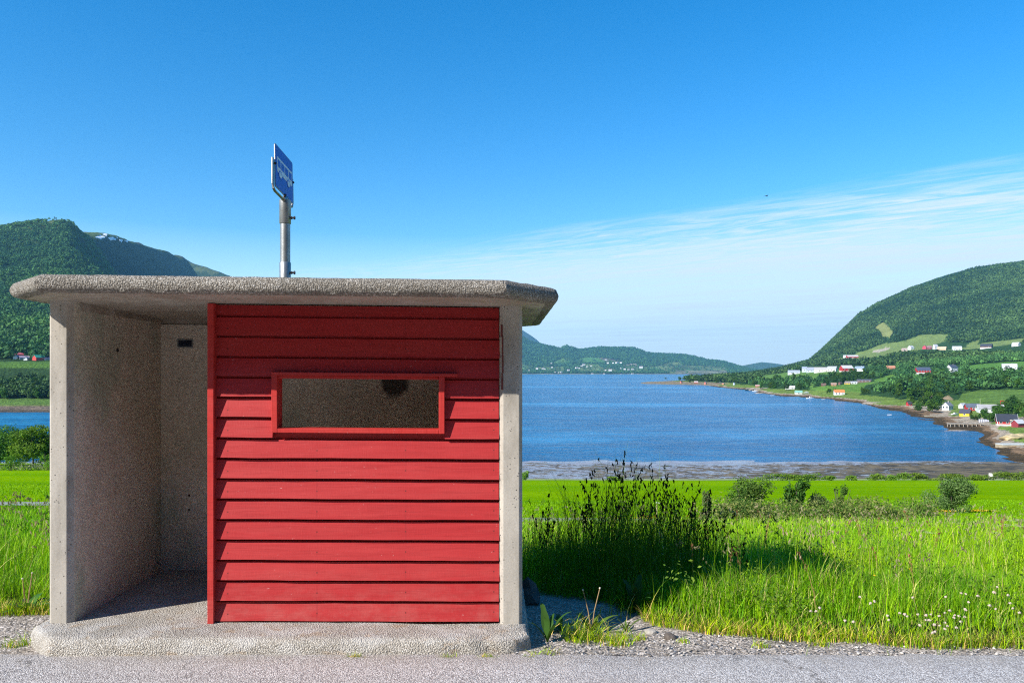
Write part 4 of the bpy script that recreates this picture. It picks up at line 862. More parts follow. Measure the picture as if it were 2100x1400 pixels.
def stemfield(n,y0,y1,a0,a1,h0,h1,heads,cond=None,green=.3,hl=.022,branch=.02):
    x,y=scatter(n,y0,y1,a0,a1);ok=(y>grass_edge(x)+.1)&outside(x,y)
    if cond is not None: ok&=cond(x,y)
    x,y=x[ok],y[ok];n=len(x);h=h0+(h1-h0)*rng.random(n);hc=np.where((rng.random(n)<green)[:,None],[.16,.26,.04],np.array([.36,.29,.18])*(.7+.6*rng.random(n))[:,None])
    stems(x,y,h,gcol(n,.15),hc,heads,hl,branch)
# clump with dark cocksfoot heads beside the shelter
cx=np.concatenate([.25+.10*rng.random(14),.62+.85*rng.random(46),1.25+.45*rng.random(26),.55+.5*rng.random(30),1.45+.6*rng.random(46)]);cy=np.concatenate([6.6+1.2*rng.random(14),6.5+1.5*rng.random(46),6.9+1.3*rng.random(26),6.4+1.3*rng.random(30),6.5+1.5*rng.random(46)])
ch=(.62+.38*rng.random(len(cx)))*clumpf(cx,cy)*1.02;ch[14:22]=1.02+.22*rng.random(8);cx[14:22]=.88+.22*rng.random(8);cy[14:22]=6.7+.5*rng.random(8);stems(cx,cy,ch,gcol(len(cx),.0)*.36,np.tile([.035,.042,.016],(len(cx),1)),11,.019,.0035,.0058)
stemfield(150,5.2,9,.18,.74,.45,.75,10,green=.5,hl=.016,branch=.012);stemfield(260,9,18,.0,.72,.5,.85,10,green=.35,hl=.016,branch=.013);stemfield(120,18,28,.0,.72,.4,.6,8,green=.35,hl=.018,branch=.014)
stemfield(40,5.9,9,-.8,-.5,.45,.9,12,green=.4);stemfield(60,9,20,-.78,-.5,.5,.8,12)
_n=34;_y=5.6+6.5*rng.random(_n);_x=(.22+.5*rng.random(_n))*_y;stems(_x,_y,.38+.3*rng.random(_n),np.tile([.34,.20,.09],(_n,1)),np.array([.34,.16,.09])*(.6+.7*rng.random(_n))[:,None],34,.010,.004,.006)
o=tp.build('tall_grass',M['grass']);tag(o,'tall grass stems with dark and brownish seed heads','grass',kind='stuff')
# broad-leaved weeds
def weed(label,x,y,leaves,L,wd,seed,name='weed',pal=(.10,.19,.025),stalks=0,up=1.0):
    r=random.Random(seed);z=float(ground_z(np.array([x]),np.array([y]))[0]);t=empty(name,(x,y,z));tag(t,label,'weed')
    for i in range(leaves):
        a=6.283*i/leaves+r.uniform(-.4,.4);tilt=up*r.uniform(.55,1.25);l=L*r.uniform(.6,1.1);w=wd*l*r.uniform(.8,1.2);V=[];Fq=[];K=7
        for k in range(K):
            q=k/(K-1);rad=l*(math.cos(tilt)*q+.12*q*q);zz=l*(math.sin(tilt)*q-.28*q*q*q);ww=w*(.12+math.sin(math.pi*min(1,q**.75))*.5)*(1+.18*math.sin(k*2.4+i));fold=.25*ww
            c=Vector((math.cos(a)*rad,math.sin(a)*rad,zz));s=Vector((-math.sin(a),math.cos(a),0))*ww
            V+=[c-s+Vector((0,0,fold)),c,c+s+Vector((0,0,fold))]
        for k in range(K-1): Fq+=[(3*k,3*k+1,3*k+4,3*k+3),(3*k+1,3*k+2,3*k+5,3*k+4)]
        c=np.array(pal)*r.uniform(.75,1.25);mk('leaf',V,Fq,M['weed'],t,True,col=np.tile(c,(len(V),1)))
    for i in range(stalks):
        a=r.uniform(0,6.283);h=L*r.uniform(1.0,1.5);p=[(0,0,0),(h*.10*math.cos(a),h*.1*math.sin(a),h*.5),(h*.28*math.cos(a),h*.2*math.sin(a),h)]
        b=MB();b.tube(p,[.005,.004,.0035],6);so_=b.build('stalk',pm((.30,.20,.10)),t,True)
        v,f=ico(1);b=MB();b.add([Vector(q)*.007*r.uniform(.8,1.2)+Vector(p[-1]) for q in v],[tuple(q) for q in f]);b.build('seed_head',pm((.55,.5,.42)),so_)
    return t
weed('tall dark dock plant growing against the right end of the floor slab',.235,5.16,6,.31,.13,61,pal=(.055,.12,.022),up=1.25)
weed('sunlit dock plant with upright leaves and thin stalks on the gravel edge',.56,5.50,9,.23,.15,62,pal=(.12,.20,.03),stalks=2,up=1.15)
weed('smaller weed with pale rolled leaves right of the sunlit dock',.80,5.48,5,.18,.13,63,pal=(.13,.19,.04),up=1.2)
weed('low dark leaves on the shaded ground behind the slab corner',.34,5.45,5,.20,.18,64,pal=(.06,.12,.02),up=.6)
weed('shaded dock in the dark grass behind the gravel',.95,6.0,7,.36,.14,66,pal=(.05,.11,.02),up=1.25)
weed('ragged thistle like weed with brown stalks left of the shelter',-3.62,5.82,10,.22,.18,65,pal=(.07,.16,.03),stalks=2,up=.8)
weed('yellowish broad weed at the foot of the concrete left post',-3.36,5.86,7,.17,.3,67,pal=(.16,.20,.03),up=.8)
# clover flowers
v1,f1=ico(2);r_=np.random.default_rng(4);vv=v1*(1+.16*r_.normal(size=(len(v1),1)));vv[:,2]*=.8
head=mk('flower_head',vv*.0088,f1,M['petal']);st_=MB();st_.tube([(0,0,-.30),(.008,.004,-.14),(0,0,-.008)],[.0016,.0016,.0016],5);stem=st_.build('stem',M['stem'])
zc_=[(336,960),(368,960),(390,940),(545,1018),(596,1025),(700,912),(725,900),(635,873),(958,877),(878,972),(910,980),(925,992),(990,980),(1000,1045),(1160,873),(1040,1015),(1060,1015),(1070,980),(1120,990),(1155,970),(1185,957),(1090,1043),(1123,1048),(1155,1030),(1170,1050),(1210,1000),(1225,1060),(1095,1085),(1080,1092),(1155,1068),(1253,1025),(1300,905),(1275,995),(1280,950),(1355,867),(1455,845),(1475,812),(1540,862),(1428,925),(1465,947),(1553,912),(1570,943),(1610,970),(1255,850),(1283,855),(812,1014),(805,988),(1215,985),(1240,990),(1040,985)]
first=True
for (zx,zy) in zc_:
    px=1550+zx/2.978;py=930+zy/2.978;hh=.13 if py>1250 else .30;d=(ZC-hh)*F/(py-HY);p=at(px,py,d)
    if first: t=empty('clover_flower',p);head.parent=t;stem.parent=t;first=False;T0=t
    else: t=copy_tree(T0);t.location=p
    t.rotation_euler=(random.uniform(-.3,.3),random.uniform(-.3,.3),random.uniform(0,6));k=random.uniform(.8,1.25);t.scale=(k,k,k)
    tag(t,'white clover flower head in the roadside grass at right','flower','white clover flowers in the roadside grass')
# loose asphalt crumbs and pebbles
def stone(name,label,px,py,s,mat,seed,cat='stone',flat=.6):
    d=ZC*F/(py-HY);p=at(px,py,d);v,f=ico(2);r=np.random.default_rng(seed);k=1+.5*fbm(v[:,0]*1.3+seed,v[:,1]*1.3+v[:,2],3)+.08*r.normal(size=len(v));vv=v*k[:,None]*np.array([s,s*.8,s*flat]);vv[:,2]=np.maximum(vv[:,2],-s*.2)
    o=mk(name,vv,f,mat,None,False,loc=(p.x,p.y,float(ground_z(np.array([p.x]),np.array([p.y]))[0])+s*.2));tag(o,label,cat);return o
dk=plain('broken_asphalt',(.07,.062,.058),.95,0,.4,40)
stone('asphalt_crumb','dark crumb of broken asphalt, rearmost on the gravel beside the road',1264,1341,.030,dk,71);stone('asphalt_crumb','longest dark lump of broken asphalt beside the road edge',1240,1354,.034,dk,72,flat=.5);stone('asphalt_crumb','small dark asphalt crumb right of the longest lump',1270,1359,.024,dk,73);stone('asphalt_crumb','flat brown asphalt crumb nearest the camera',1228,1368,.026,dk,74,flat=.35)
stone('stone','dark pointed stone on the gravel before the sunlit grass',1374,1300,.045,plain('dark_stone',(.12,.10,.085),.95,0,.4,30),75,flat=.7);stone('stone','pale flat stone at the edge of the shelter shadow',1335,1284,.042,plain('pale_stone',(.36,.33,.29),.9,0,.2,30),76)
stone('stone','dark stone against the shelter wall above the slab end',1082,1212,.11,plain('wall_stone',(.10,.095,.09),.95,0,.4,10),77,flat=1.3)
n=2600;x=np.concatenate([.15+3.8*rng.random(1900),-5+2*rng.random(700)]);y=np.concatenate([4.80+.5*rng.random(1900)**1.5,4.82+.85*rng.random(700)]);ok=(y<grass_edge(x)+.02)&((x>.2)|(x<-3.2)|(y<4.78));x,y=x[ok],y[ok];n=len(x);v,f=ico(1);s=.0035+.008*rng.random(n)**2.5;V=(v[None]*(1+.25*rng.normal(size=(n,len(v),1)))*s[:,None,None]*np.array([1,.9,.6])+np.stack([x,y,ground_z(x,y)+s*.35+.004],1)[:,None,:]).reshape(-1,3)
Fc=(np.arange(n)[:,None,None]*len(v)+f[None]).reshape(-1,3);c=np.repeat(np.array([.46,.42,.38])*(.3+.9*rng.random(n))[:,None],len(v),0)
g=G('pebbles');g.bsdf(g.attr(),.9);o=mk('pebbles',V,Fc,g.m,None,False,col=c);tag(o,'loose grey pebbles on the road shoulder','pebbles',kind='stuff')

# ================================================================== houses, boats, jetties
WH,RED,GRY,DRK=(.72,.72,.70),(.40,.035,.035),(.40,.41,.43),(.055,.06,.075)
def house(label,fn,px,yb,wpx,hpx,wall,roof,yaw=0,base=None,win=0,door=False,chim=False,ratio=.62,flat=.48,lift=0,trim=None,name='house',cat='house',d0=220,overh=.35,gwin=0,group=None,d=None):
    p=hit(fn,px,yb,d0) if d is None else Vector(at(px,yb,d));k=p.y/F;tot=hpx*k*1.0;view=math.atan2(p.x,p.y);a=R(yaw)
    L=wpx*k/(abs(math.cos(a))+ratio*abs(math.sin(a)));D=L*ratio;H=tot*(1-flat);rr=tot*flat
    t=empty(name,(p.x,p.y+D*.5,p.z+lift),a-view);tag(t,label,cat,group)
    x,y=L/2,D/2;b=MB();z0=0 if not base else H*.32
    v=[(-x,-y,z0-(0 if base else 2)),(x,-y,z0-(0 if base else 2)),(x,y,z0-(0 if base else 2)),(-x,y,z0-(0 if base else 2)),(-x,-y,H),(x,-y,H),(x,y,H),(-x,y,H),(-x,0,H+rr),(x,0,H+rr)]
    b.add(v,[(0,1,5,4),(2,3,7,6),(1,2,6,9,5),(3,0,4,8,7),(3,2,1,0),(4,5,9,8),(6,7,8,9)]);b.build('wall',pm(wall),t)
    if base: b=MB();b.box(-x-.03,x+.03,-y-.03,y+.03,-2.5,z0-.002);b.build('base',pm(base),t)
    b=MB();o=overh;th=.18
    for s in(-1,1):
        e=H-rr*o/y;v=[(-x-o,s*(y+o),e+.02),(x+o,s*(y+o),e+.02),(x+o,0,H+rr+.02),(-x-o,0,H+rr+.02)];v+=[(q[0],q[1],q[2]+th) for q in v];b.add(v,[(0,1,2,3),(4,5,6,7),(0,1,5,4),(1,2,6,5),(2,3,7,6),(3,0,4,7)])
    b.build('roof',pm(roof,.6),t)
    for i in range(win):
        cx=-x+L*(i+.5)/win;w=min(.55,L/win*.28);zc=z0+(H-z0)*.52;h=(H-z0)*.24
        b=MB();b.box(cx-w,cx+w,-y-.06,-y+.05,zc-h,zc+h);f=b.build('window',pm(WH if wall[0]<.6 or wall[1]<.5 else (.5,.5,.5)),t);b=MB();b.box(cx-w*.8,cx+w*.8,-y-.09,-y-.055,zc-h*.8,zc+h*.8);b.build('pane',M['glass'],f)
    for i in range(gwin):
        sgn=1 if gwin>0 else -1;b=MB();cy=-y+D*(i+.5)/gwin;b.box(x-.05,x+.06,cy-.5,cy+.5,H*.45,H*.85);b.box(-x-.06,-x+.05,cy-.5,cy+.5,H*.45,H*.85);b.build('window',M['glass'],t)
    if door: b=MB();b.box(L*.12,L*.12+1.0,-y-.07,-y+.05,z0,z0+2.0);b.build('door',pm(door if isinstance(door,tuple) else WH),t)
    if chim: b=MB();b.box(L*.15,L*.15+.7,-.35,.35,H+rr*.6,H+rr+.9);b.build('chimney',pm((.35,.30,.28)),t)
    if trim:
        b=MB()
        for sx in(-1,1):
            for s in(-1,1):
                e=H-rr*o/y;X=sx*(x+o+.03);v=[(X,s*(y+o),e-.1),(X,0,H+rr-.1),(X,0,H+rr+.24),(X,s*(y+o),e+.24)];b.add(v+[(q[0]+.06*sx,q[1],q[2]) for q in v],[(0,1,2,3),(7,6,5,4),(0,1,5,4),(1,2,6,5),(2,3,7,6),(3,0,4,7)])
        b.build('bargeboard',pm(trim),t)
        b=MB()
        for sx in(-1,1): b.box(sx*x-.12,sx*x+.12,-y-.07,-y+.03,z0-.2,H);
        b.build('corner_trim',pm(trim),t)
    return t
RZ,LZ=right_z,left_z
# beside the water, lower right
house('red boathouse with black roof and white gable boards at the right shore',RZ,2072,873,38,23,RED,(.035,.04,.055),8,(.62,.60,.55),3,(.66,.55,.40),False,.72,.56,trim=WH)
house('dark red shed with pale grey roof in front of the black roofed boathouse',RZ,2093,876,24,15,(.24,.035,.045),(.50,.50,.52),52,None,0,False,False,.8,.42)
house('white house with pale gable among the trees on the right shore',RZ,1947,841,20,16,WH,(.20,.21,.23),62,None,3,True,True,.8,.42,gwin=2)
house('small white house behind the white gabled one by the shore trees',RZ,1977,837,15,10,WH,(.45,.46,.48),55,None,2,False,False,.7,.42)
house('red house with dark roof above the yellow shed',RZ,1998,842,28,14,RED,(.10,.12,.15),18,None,3,True,False,.6,.45)
house('bright yellow shed with dark roof near the shore',RZ,1984,853,22,13,(.62,.42,.03),(.06,.06,.085),-20,None,1,False,False,.7,.48,name='shed',cat='shed')
house('long grey house with white gable and wide roof right of the red house',RZ,2038,846,50,16,(.56,.60,.60),(.33,.32,.32),14,None,5,True,False,.5,.46,trim=WH)
house('small red hut with dark roof behind the far end of the jetty',RZ,1866,832,11,9,RED,(.06,.06,.07),40,None,1,False,False,.8,.45,name='hut',cat='hut')
house('brown roofed cabin half hidden in trees above the rocky bay',RZ,1905,816,19,9,(.20,.13,.09),(.26,.18,.14),10,None,2,False,False,.6,.5,name='cabin',cat='cabin')
# middle slope
house('red barn house with navy roof and white base in the middle of the slope',RZ,1896,766,30,13,RED,(.07,.085,.13),22,(.66,.64,.60),5,False,False,.55,.45)
house('white house with navy roof and bright gable right of the red barn house',RZ,1956,762,22,14,WH,(.07,.085,.12),48,None,3,False,True,.75,.42,gwin=2)
house('white bungalow with low grey hipped roof in the right meadow',RZ,2075,758,27,12,WH,(.50,.50,.52),4,None,4,True,True,.6,.5)
house('small red cottage at the wood edge above the navy roofed houses',RZ,1867,751,13,8,(.42,.06,.08),(.36,.12,.12),45,None,1,False,False,.7,.45)
house('pale orange roofed cabin between the trees left of the small red cottage',RZ,1829,756,17,6,(.40,.16,.09),(.48,.22,.13),5,None,2,False,False,.6,.5,name='cabin',cat='cabin')
# farm row on the spit field
house('low grey white farm shed at the left end of the farm row',RZ,1630,767,24,8,(.58,.60,.62),(.34,.38,.46),8,None,2,False,False,.5,.5,name='farm_shed',cat='shed')
house('tall pale grey farm building second from left in the farm row',RZ,1651,763,10,11,(.55,.58,.64),(.30,.34,.42),10,None,1,False,False,.8,.3,name='farm_building',cat='farm building')
house('long pale grey barn with wide roof in the farm row',RZ,1666,763,20,10,(.52,.55,.62),(.30,.32,.38),8,None,3,False,False,.55,.5,name='barn',cat='barn')
house('long cream white farm building in the middle of the row',RZ,1686,763,27,10,(.70,.68,.60),(.42,.40,.38),4,None,4,False,False,.5,.42,name='farm_building',cat='farm building')
house('white farm house with pale roof left of the red barn',RZ,1709,762,20,11,(.72,.70,.64),(.36,.37,.38),-18,None,3,False,False,.6,.45)
house('red barn with grey roof and white foundation in the farm row',RZ,1739,763,27,14,RED,(.50,.48,.47),28,(.66,.64,.60),3,False,False,.7,.42,name='barn',cat='barn')
house('white house with blue grey roof at the right end of the farm row',RZ,1766,761,21,10,WH,(.22,.28,.36),-25,None,3,False,True,.6,.48)
# upper farms
house('long red farm building with pale roof under the steep forest',RZ,1750,735,24,7,RED,(.52,.48,.48),20,(.62,.58,.55),3,False,False,.5,.45,name='farm_building',cat='farm building')
house('white annex left of the long red farm building under the forest',RZ,1735,733,9,5,WH,(.50,.50,.52),10,None,1,False,False,.7,.45)
house('pinkish cottage at the left end of the upper farms',RZ,1856,721,11,7,(.56,.42,.38),(.44,.32,.30),20,None,1,False,False,.7,.45)
house('white gabled house second from left among the upper farms',RZ,1870,717,12,8,WH,(.45,.45,.46),50,None,1,False,False,.8,.45)
house('bright pink red gabled house among the upper farms',RZ,1898,716,8,8,(.48,.06,.10),(.40,.10,.12),82,None,1,False,False,.9,.42)
house('maroon barn directly right of the pink red house',RZ,1907,716,9,7,(.20,.06,.07),(.24,.14,.14),5,None,1,False,False,.6,.5,name='barn',cat='barn')
house('white farm house beside the tan barn among the upper farms',RZ,1920,716,10,10,WH,(.42,.42,.46),40,None,2,False,True,.8,.42)
house('tan barn with pale orange roof among the upper farms',RZ,1934,718,17,7,(.58,.43,.28),(.56,.42,.28),-10,None,2,False,False,.5,.45,name='barn',cat='barn')
house('white house behind a white wall in the middle of the upper farms',RZ,1965,718,18,8,WH,(.48,.49,.52),12,None,2,False,False,.55,.4)
house('dark roofed long house toward the right of the upper farms',RZ,2027,714,23,9,(.16,.10,.09),(.045,.05,.07),-14,(.66,.64,.6),2,False,False,.6,.5)
house('white house at the far right end of the upper farms',RZ,2087,710,16,8,WH,(.52,.54,.54),-30,None,2,False,False,.7,.45)
# cabins and boathouses along the far shore
house('brown cabin left in the row of small cabins on the meadow edge',RZ,1690,791,9,5,(.20,.10,.07),(.16,.10,.08),5,None,1,name='cabin',cat='cabin')
house('orange brown cabin second in the row on the meadow edge',RZ,1711,791,10,6,(.40,.20,.10),(.30,.20,.16),0,None,1,name='cabin',cat='cabin')
house('dark brown gabled cabin third in the row on the meadow edge',RZ,1724,789,8,6,(.17,.09,.07),(.12,.08,.07),60,None,1,name='cabin',cat='cabin')
house('yellow cabin in the row on the meadow edge',RZ,1739,788,11,6,(.62,.42,.04),(.26,.22,.20),0,None,2,name='cabin',cat='cabin')
house('white cabin between the yellow cabin and the long dark one',RZ,1753,787,12,5,WH,(.34,.35,.38),0,None,2,name='cabin',cat='cabin')
house('long dark cabin with low flat roof at the right end of the row',RZ,1774,784,27,6,(.14,.09,.075),(.10,.10,.13),-4,None,4,ratio=.3,flat=.3,name='cabin',cat='cabin')
house('green roofed boathouse by the water at the left',RZ,1639,808,15,7,(.60,.60,.55),(.20,.42,.34),10,None,1,name='boathouse',cat='boathouse')
house('pale cabin with grey roof under the trees left of the green roofed boathouse',RZ,1622,798,19,7,(.55,.55,.52),(.52,.50,.46),0,None,2,name='cabin',cat='cabin')
house('white house with bright orange roof close to the far shore',RZ,1723,810,21,11,WH,(.62,.20,.06),12,None,3,True,False,.6,.42)
for i,(px,yb,w,h,wc,rc,lab) in enumerate([(1381,776,13,4,WH,(.5,.5,.5),'long white house among the trees near the tip of the headland'),(1397,785.5,5,5,(.42,.16,.13),(.35,.2,.18),'small reddish hut nearest the tip of the headland'),(1428,785.5,8,4,(.36,.10,.08),(.5,.42,.40),'low red boathouse with pale roof on the headland shore'),(1447,788,5,6,(.48,.17,.13),(.4,.3,.28),'pink red gabled boathouse in the middle of the headland shore'),(1479,783,7,4,WH,(.4,.4,.42),'small white house on the headland behind the shore'),(1484,788.5,6,4,(.45,.22,.14),(.4,.3,.25),'orange boathouse below the small white headland house'),(1506,789,4,5,(.52,.62,.74),(.42,.50,.62),'pale blue gabled hut at the right of the headland shore'),(1554,793,8,4,(.42,.14,.10),(.46,.30,.26),'red boathouse on the rocky point before the white motorboat')]):
    house(lab,RZ,px,yb,w,h,wc,rc,70 if w<6.5 else 5,None,0,name='boathouse' if 'boathouse' in lab else 'house',cat='boathouse' if 'boathouse' in lab else 'house',d0=700)
# far left farms on the terrace
for (px,yb,w,h,wc,rc,yaw,lab,win) in [(1,727,13,7,WH,(.30,.30,.33),60,'white gabled house at the left picture edge below the mountain',1),(31,732,22,9,(.42,.08,.07),(.50,.11,.12),14,'long house with bright red roof on the left terrace',3),(31,736,11,8,WH,(.42,.36,.42),65,'white gabled house in front of the red roofed long house',1),(46,736,18,6,(.50,.50,.54),(.34,.26,.34),4,'purple grey roofed house right of the white gable on the terrace',2),(52,739,10,7,WH,(.44,.44,.46),68,'small white gabled house in the middle of the left terrace',1),(76,739,24,11,(.48,.06,.05),(.06,.34,.24),30,'red gabled house with green roof on the left terrace',2),(97,738,15,6,(.30,.32,.42),(.07,.08,.15),6,'navy roofed house against the concrete post on the terrace',2),(75,729,22,6,(.34,.40,.42),(.10,.22,.26),5,'teal roofed house behind the red one with the green roof',2)]:
    house(lab,LZ,px,yb,w,h,wc,rc,yaw,None,win,False,False,.7,.45,d0=640)
# houses across the fjord: a pixel or two each
proto=None
for i,(zx,zy,w) in enumerate([(310,630,40),(400,630,35),(430,635,25),(540,612,30),(190,660,25),(590,685,25),(640,690,20),(680,685,35),(680,718,25),(795,655,40),(920,620,40),(960,625,25),(1000,590,35),(1030,570,40),(1080,600,25),(1140,590,30),(1160,712,35),(1260,720,25),(1340,712,30),(1365,655,30),(1435,655,55),(1400,545,35),(1480,545,30),(1540,540,45),(1600,540,35),(1600,628,25),(1660,640,35),(1720,645,30),(1780,640,35),(1600,720,30),(1700,722,30),(1780,715,40),(1860,720,30),(1910,610,55),(530,550,25),(1370,495,30)]):
    px=1060+zx/7.5;yb=670+(zy+10)/7.5;d=6100+max(0,(766-yb))*38;p=at(px,yb,d);W=w/7.5*d/F*.9;Hh=W*.55
    if proto is None:
        b=MB();b.add([(-.5,-.35,-1),(.5,-.35,-1),(.5,.35,-1),(-.5,.35,-1),(-.5,-.35,.5),(.5,-.35,.5),(.5,.35,.5),(-.5,.35,.5),(-.5,0,1),(.5,0,1)],[(0,1,5,4),(2,3,7,6),(1,2,6,9,5),(3,0,4,8,7),(3,2,1,0)],0);b.add([(-.55,-.4,.48),(.55,-.4,.48),(.55,0,1.03),(-.55,0,1.03),(.55,.4,.48),(-.55,.4,.48)],[(0,1,2,3),(2,4,5,3)],1)
        proto=b.build('house',[pm((.70,.68,.66)),pm((.34,.26,.25))]);o=proto
    else: o=proto.copy();C.objects.link(o)
    o.location=p;o.scale=(W,W,Hh*.6);o.rotation_euler=(0,0,random.uniform(-.6,.6));tag(o,'tiny pale house among the fields on the far side of the fjord','house','houses on the far side of the fjord')
# boats
def boat(label,px,py,wpx,yaw=0,cabin=False,hull=(.75,.75,.74),z=SEA,d=None):
    d=d or (ZC-z)*F/(py-HY);p=at(px,py,d);p.z=z;Lh=wpx*d/F;t=empty('motorboat' if cabin else 'rowing_boat',p,R(yaw));tag(t,label,'boat');b=MB();n=9;V=[]
    for i in range(n):
        q=i/(n-1);x=(q-.5)*Lh;w=Lh*.17*(math.sin(math.pi*min(1,.25+q*.78))**.7 if q<.99 else .03);s=Lh*(.10+.05*q*q);V+=[(x,-w,s),(x,-w*.75,-.03*Lh),(x,w*.75,-.03*Lh),(x,w,s),(x,w*.8,s*.8),(x,w*.55,.03*Lh),(x,-w*.55,.03*Lh),(x,-w*.8,s*.8)]
    f=[]
    for i in range(n-1):
        for a in range(8): f.append((i*8+a,(i+1)*8+a,(i+1)*8+(a+1)%8,i*8+(a+1)%8))
    f+=[tuple(range(8)),tuple((n-1)*8+a for a in range(7,-1,-1))];b.add(V,f);b.build('hull',pm(hull,.4),t,False)
    if cabin:
        b=MB();b.box(-.12*Lh,.16*Lh,-.09*Lh,.09*Lh,.04*Lh,.26*Lh);c=b.build('cabin',pm((.74,.74,.74)),t);b=MB();b.box(.161*Lh,.166*Lh,-.075*Lh,.075*Lh,.16*Lh,.23*Lh);b.box(-.08*Lh,.13*Lh,-.096*Lh,-.091*Lh,.16*Lh,.23*Lh);b.build('window',M['glass'],c)
    else:
        b=MB()
        for q in(-.22,.05): b.box(q*Lh,q*Lh+.06*Lh,-.12*Lh,.12*Lh,.07*Lh,.085*Lh)
        b.build('thwart',M['timber'],t)
    return t
boat('small white open boat moored alone in the bay',1824,850.5,8,-20)
boat('white motorboat with cabin at the stony shore left of the orange roof',1662,817,16,8,True)
boat('small white boat lying right of the cabin motorboat',1689,819,8,5)
boat('white motorboat off the far rocky point',1549,802.5,13,-12,True)
boat('white boat below the second rock spit of the far shore',1584,811,8,0)
p=hit(RZ,1958,851,220);boat('white boat pulled up on the grass left of the yellow shed',1958,851,15,15,True,z=p.z+.4,d=p.y)
p=hit(RZ,1654,806,400);boat('pale boat laid up on land right of the green roofed boathouse',1654,806,11,0,True,(.62,.64,.66),z=p.z+.3,d=p.y)
# jetties
def jetty(label,px0,px1,py,d,zt,wid,posts,mat,name='jetty',th=.35,skirt=None):
    p0,p1=at(px0,py,d),at(px1,py,d);t=empty(name,((p0.x+p1.x)/2,d,zt));tag(t,label,'jetty');Lh=(p1.x-p0.x)/2;b=MB();b.box(-Lh,Lh,-wid/2,wid/2,-th,0);b.build('deck',mat,t)
    for i in range(posts):
        x=-Lh+.3+(2*Lh-.6)*i/max(1,posts-1)
        b=MB()
        for s in(-1,1): b.tube([(x,s*(wid/2-.2),-th),(x,s*(wid/2-.2),SEA-zt-1)],.16,8)
        b.build('post_pair',M['timber'],t)
    if skirt: b=MB();b.box(-Lh+.05,Lh-.05,-wid/2+.08,wid/2-.08,SEA-zt-1.5,-th-.002);b.build('quay_wall',skirt,t)
    return t
jetty('wooden jetty on posts reaching out from the brown shore',1945,2018,870,372,SEA+2.0,3.0,9,M['timber'])
jetty('pale concrete quay at the right edge of the picture',2049,2125,918,272,SEA+1.6,4.5,0,plain('quay_top',(.48,.50,.47),.9,0,.2,.6),'quay',.3,plain('quay_stone',(.36,.29,.19),.9,0,.35,.8))
jetty('low stone slipway sloping into the bay left of the wooden jetty',1898,1952,855,455,SEA+.75,3.2,0,plain('slip_stone',(.34,.31,.22),.9,0,.3,.5),'slipway',.3,M['rock'])
def rock(name,label,px,py,d,sx,sy,sz,seed,mat=None):
    p=at(px,py,d);v,f=ico(4);r=fbm(v[:,0]*1.7+seed,v[:,1]*1.7+v[:,2]*1.3,4);vv=v*(1+.9*r[:,None]);vv[:,2]=np.sign(vv[:,2])*np.abs(vv[:,2])**.8;o=mk(name,vv*np.array([sx,sy,sz]),f,mat or M['rock'],None,False,loc=(p.x,p.y,p.z));tag(o,label,'rock');return o
rock('rock_spit','long pale rock breakwater jutting from the shore below the woods',1800,829.5,628,11.5,5,1.9,3)
rock('rock_spit','flat rock spit behind the white motorboat of the far point',1567,799,1060,26,10,2.6,4)
rock('rock_spit','low rock spit in front of the flat one on the far point',1592,807.5,930,24,8,2.4,5)
rock('shore_rock','rounded yellowish rock outcrop above the quay at the right edge',2095,898,292,7.5,3.5,1.7,6,plain('yellow_rock',(.40,.32,.18),.9,0,.4,.7))
rock('shore_rock','small rock ledge beside the jetty end on the brown shore',1962,884,352,6,2,.6,8)
# grey netting boats shed row, flag pole, red and orange gear
p=hit(RZ,2018,865,250);t=empty('fish_tubs',p,-.3);tag(t,'row of pale grey plastic tubs standing on the shore lawn','tubs')
for i in range(5): b=MB();b.tube([(i*.95-1.9,0,-.2),(i*.95-1.9,0,1.3),(i*.95-1.9,0,1.32)],[.40,.46,.40],10);b.build('tub',pm((.46,.47,.56)),t)
p=hit(RZ,2010,838,250);t=empty('flag_pole',p);tag(t,'tall pale pole standing beside the red house near the shore','pole');b=MB();b.tube([(0,0,-1),(0,0,6.2)],[.12,.07],8);b.build('shaft',pm((.52,.56,.34)),t);v,f=ico(1);b=MB();b.add([Vector(q)*.14+Vector((0,0,6.3)) for q in v],[tuple(q) for q in f]);b.build('finial',pm((.6,.55,.3)),t)
p=hit(RZ,2052,829,300);t=empty('loader_crane',(p.x,p.y,p.z),.2);tag(t,'red crane arm with orange tank above the long grey house','crane')
b=MB();b.tube([(0,0,-1),(0,0,2.3)],.22,8);b.build('mast',pm((.30,.05,.03)),t);b=MB();b.tube([(-.2,0,2.2),(1.5,0,2.4),(3.0,0,2.0)],[.34,.28,.14],8);b.build('arm',pm((.48,.06,.03)),t);b=MB();b.tube([(2.4,-.3,.9),(2.5,-.3,.9),(4.4,-.3,1.1),(4.5,-.3,1.1)],[.3,.5,.5,.3],12);b.build('tank',pm((.70,.22,.02)),t)
b=MB();b.tube([(2.9,-.3,-1),(2.9,-.3,.6)],.1,6);b.tube([(4.0,-.3,-1),(4.0,-.3,.65)],.1,6);b.build('tank_stand',M['darksteel'],t)
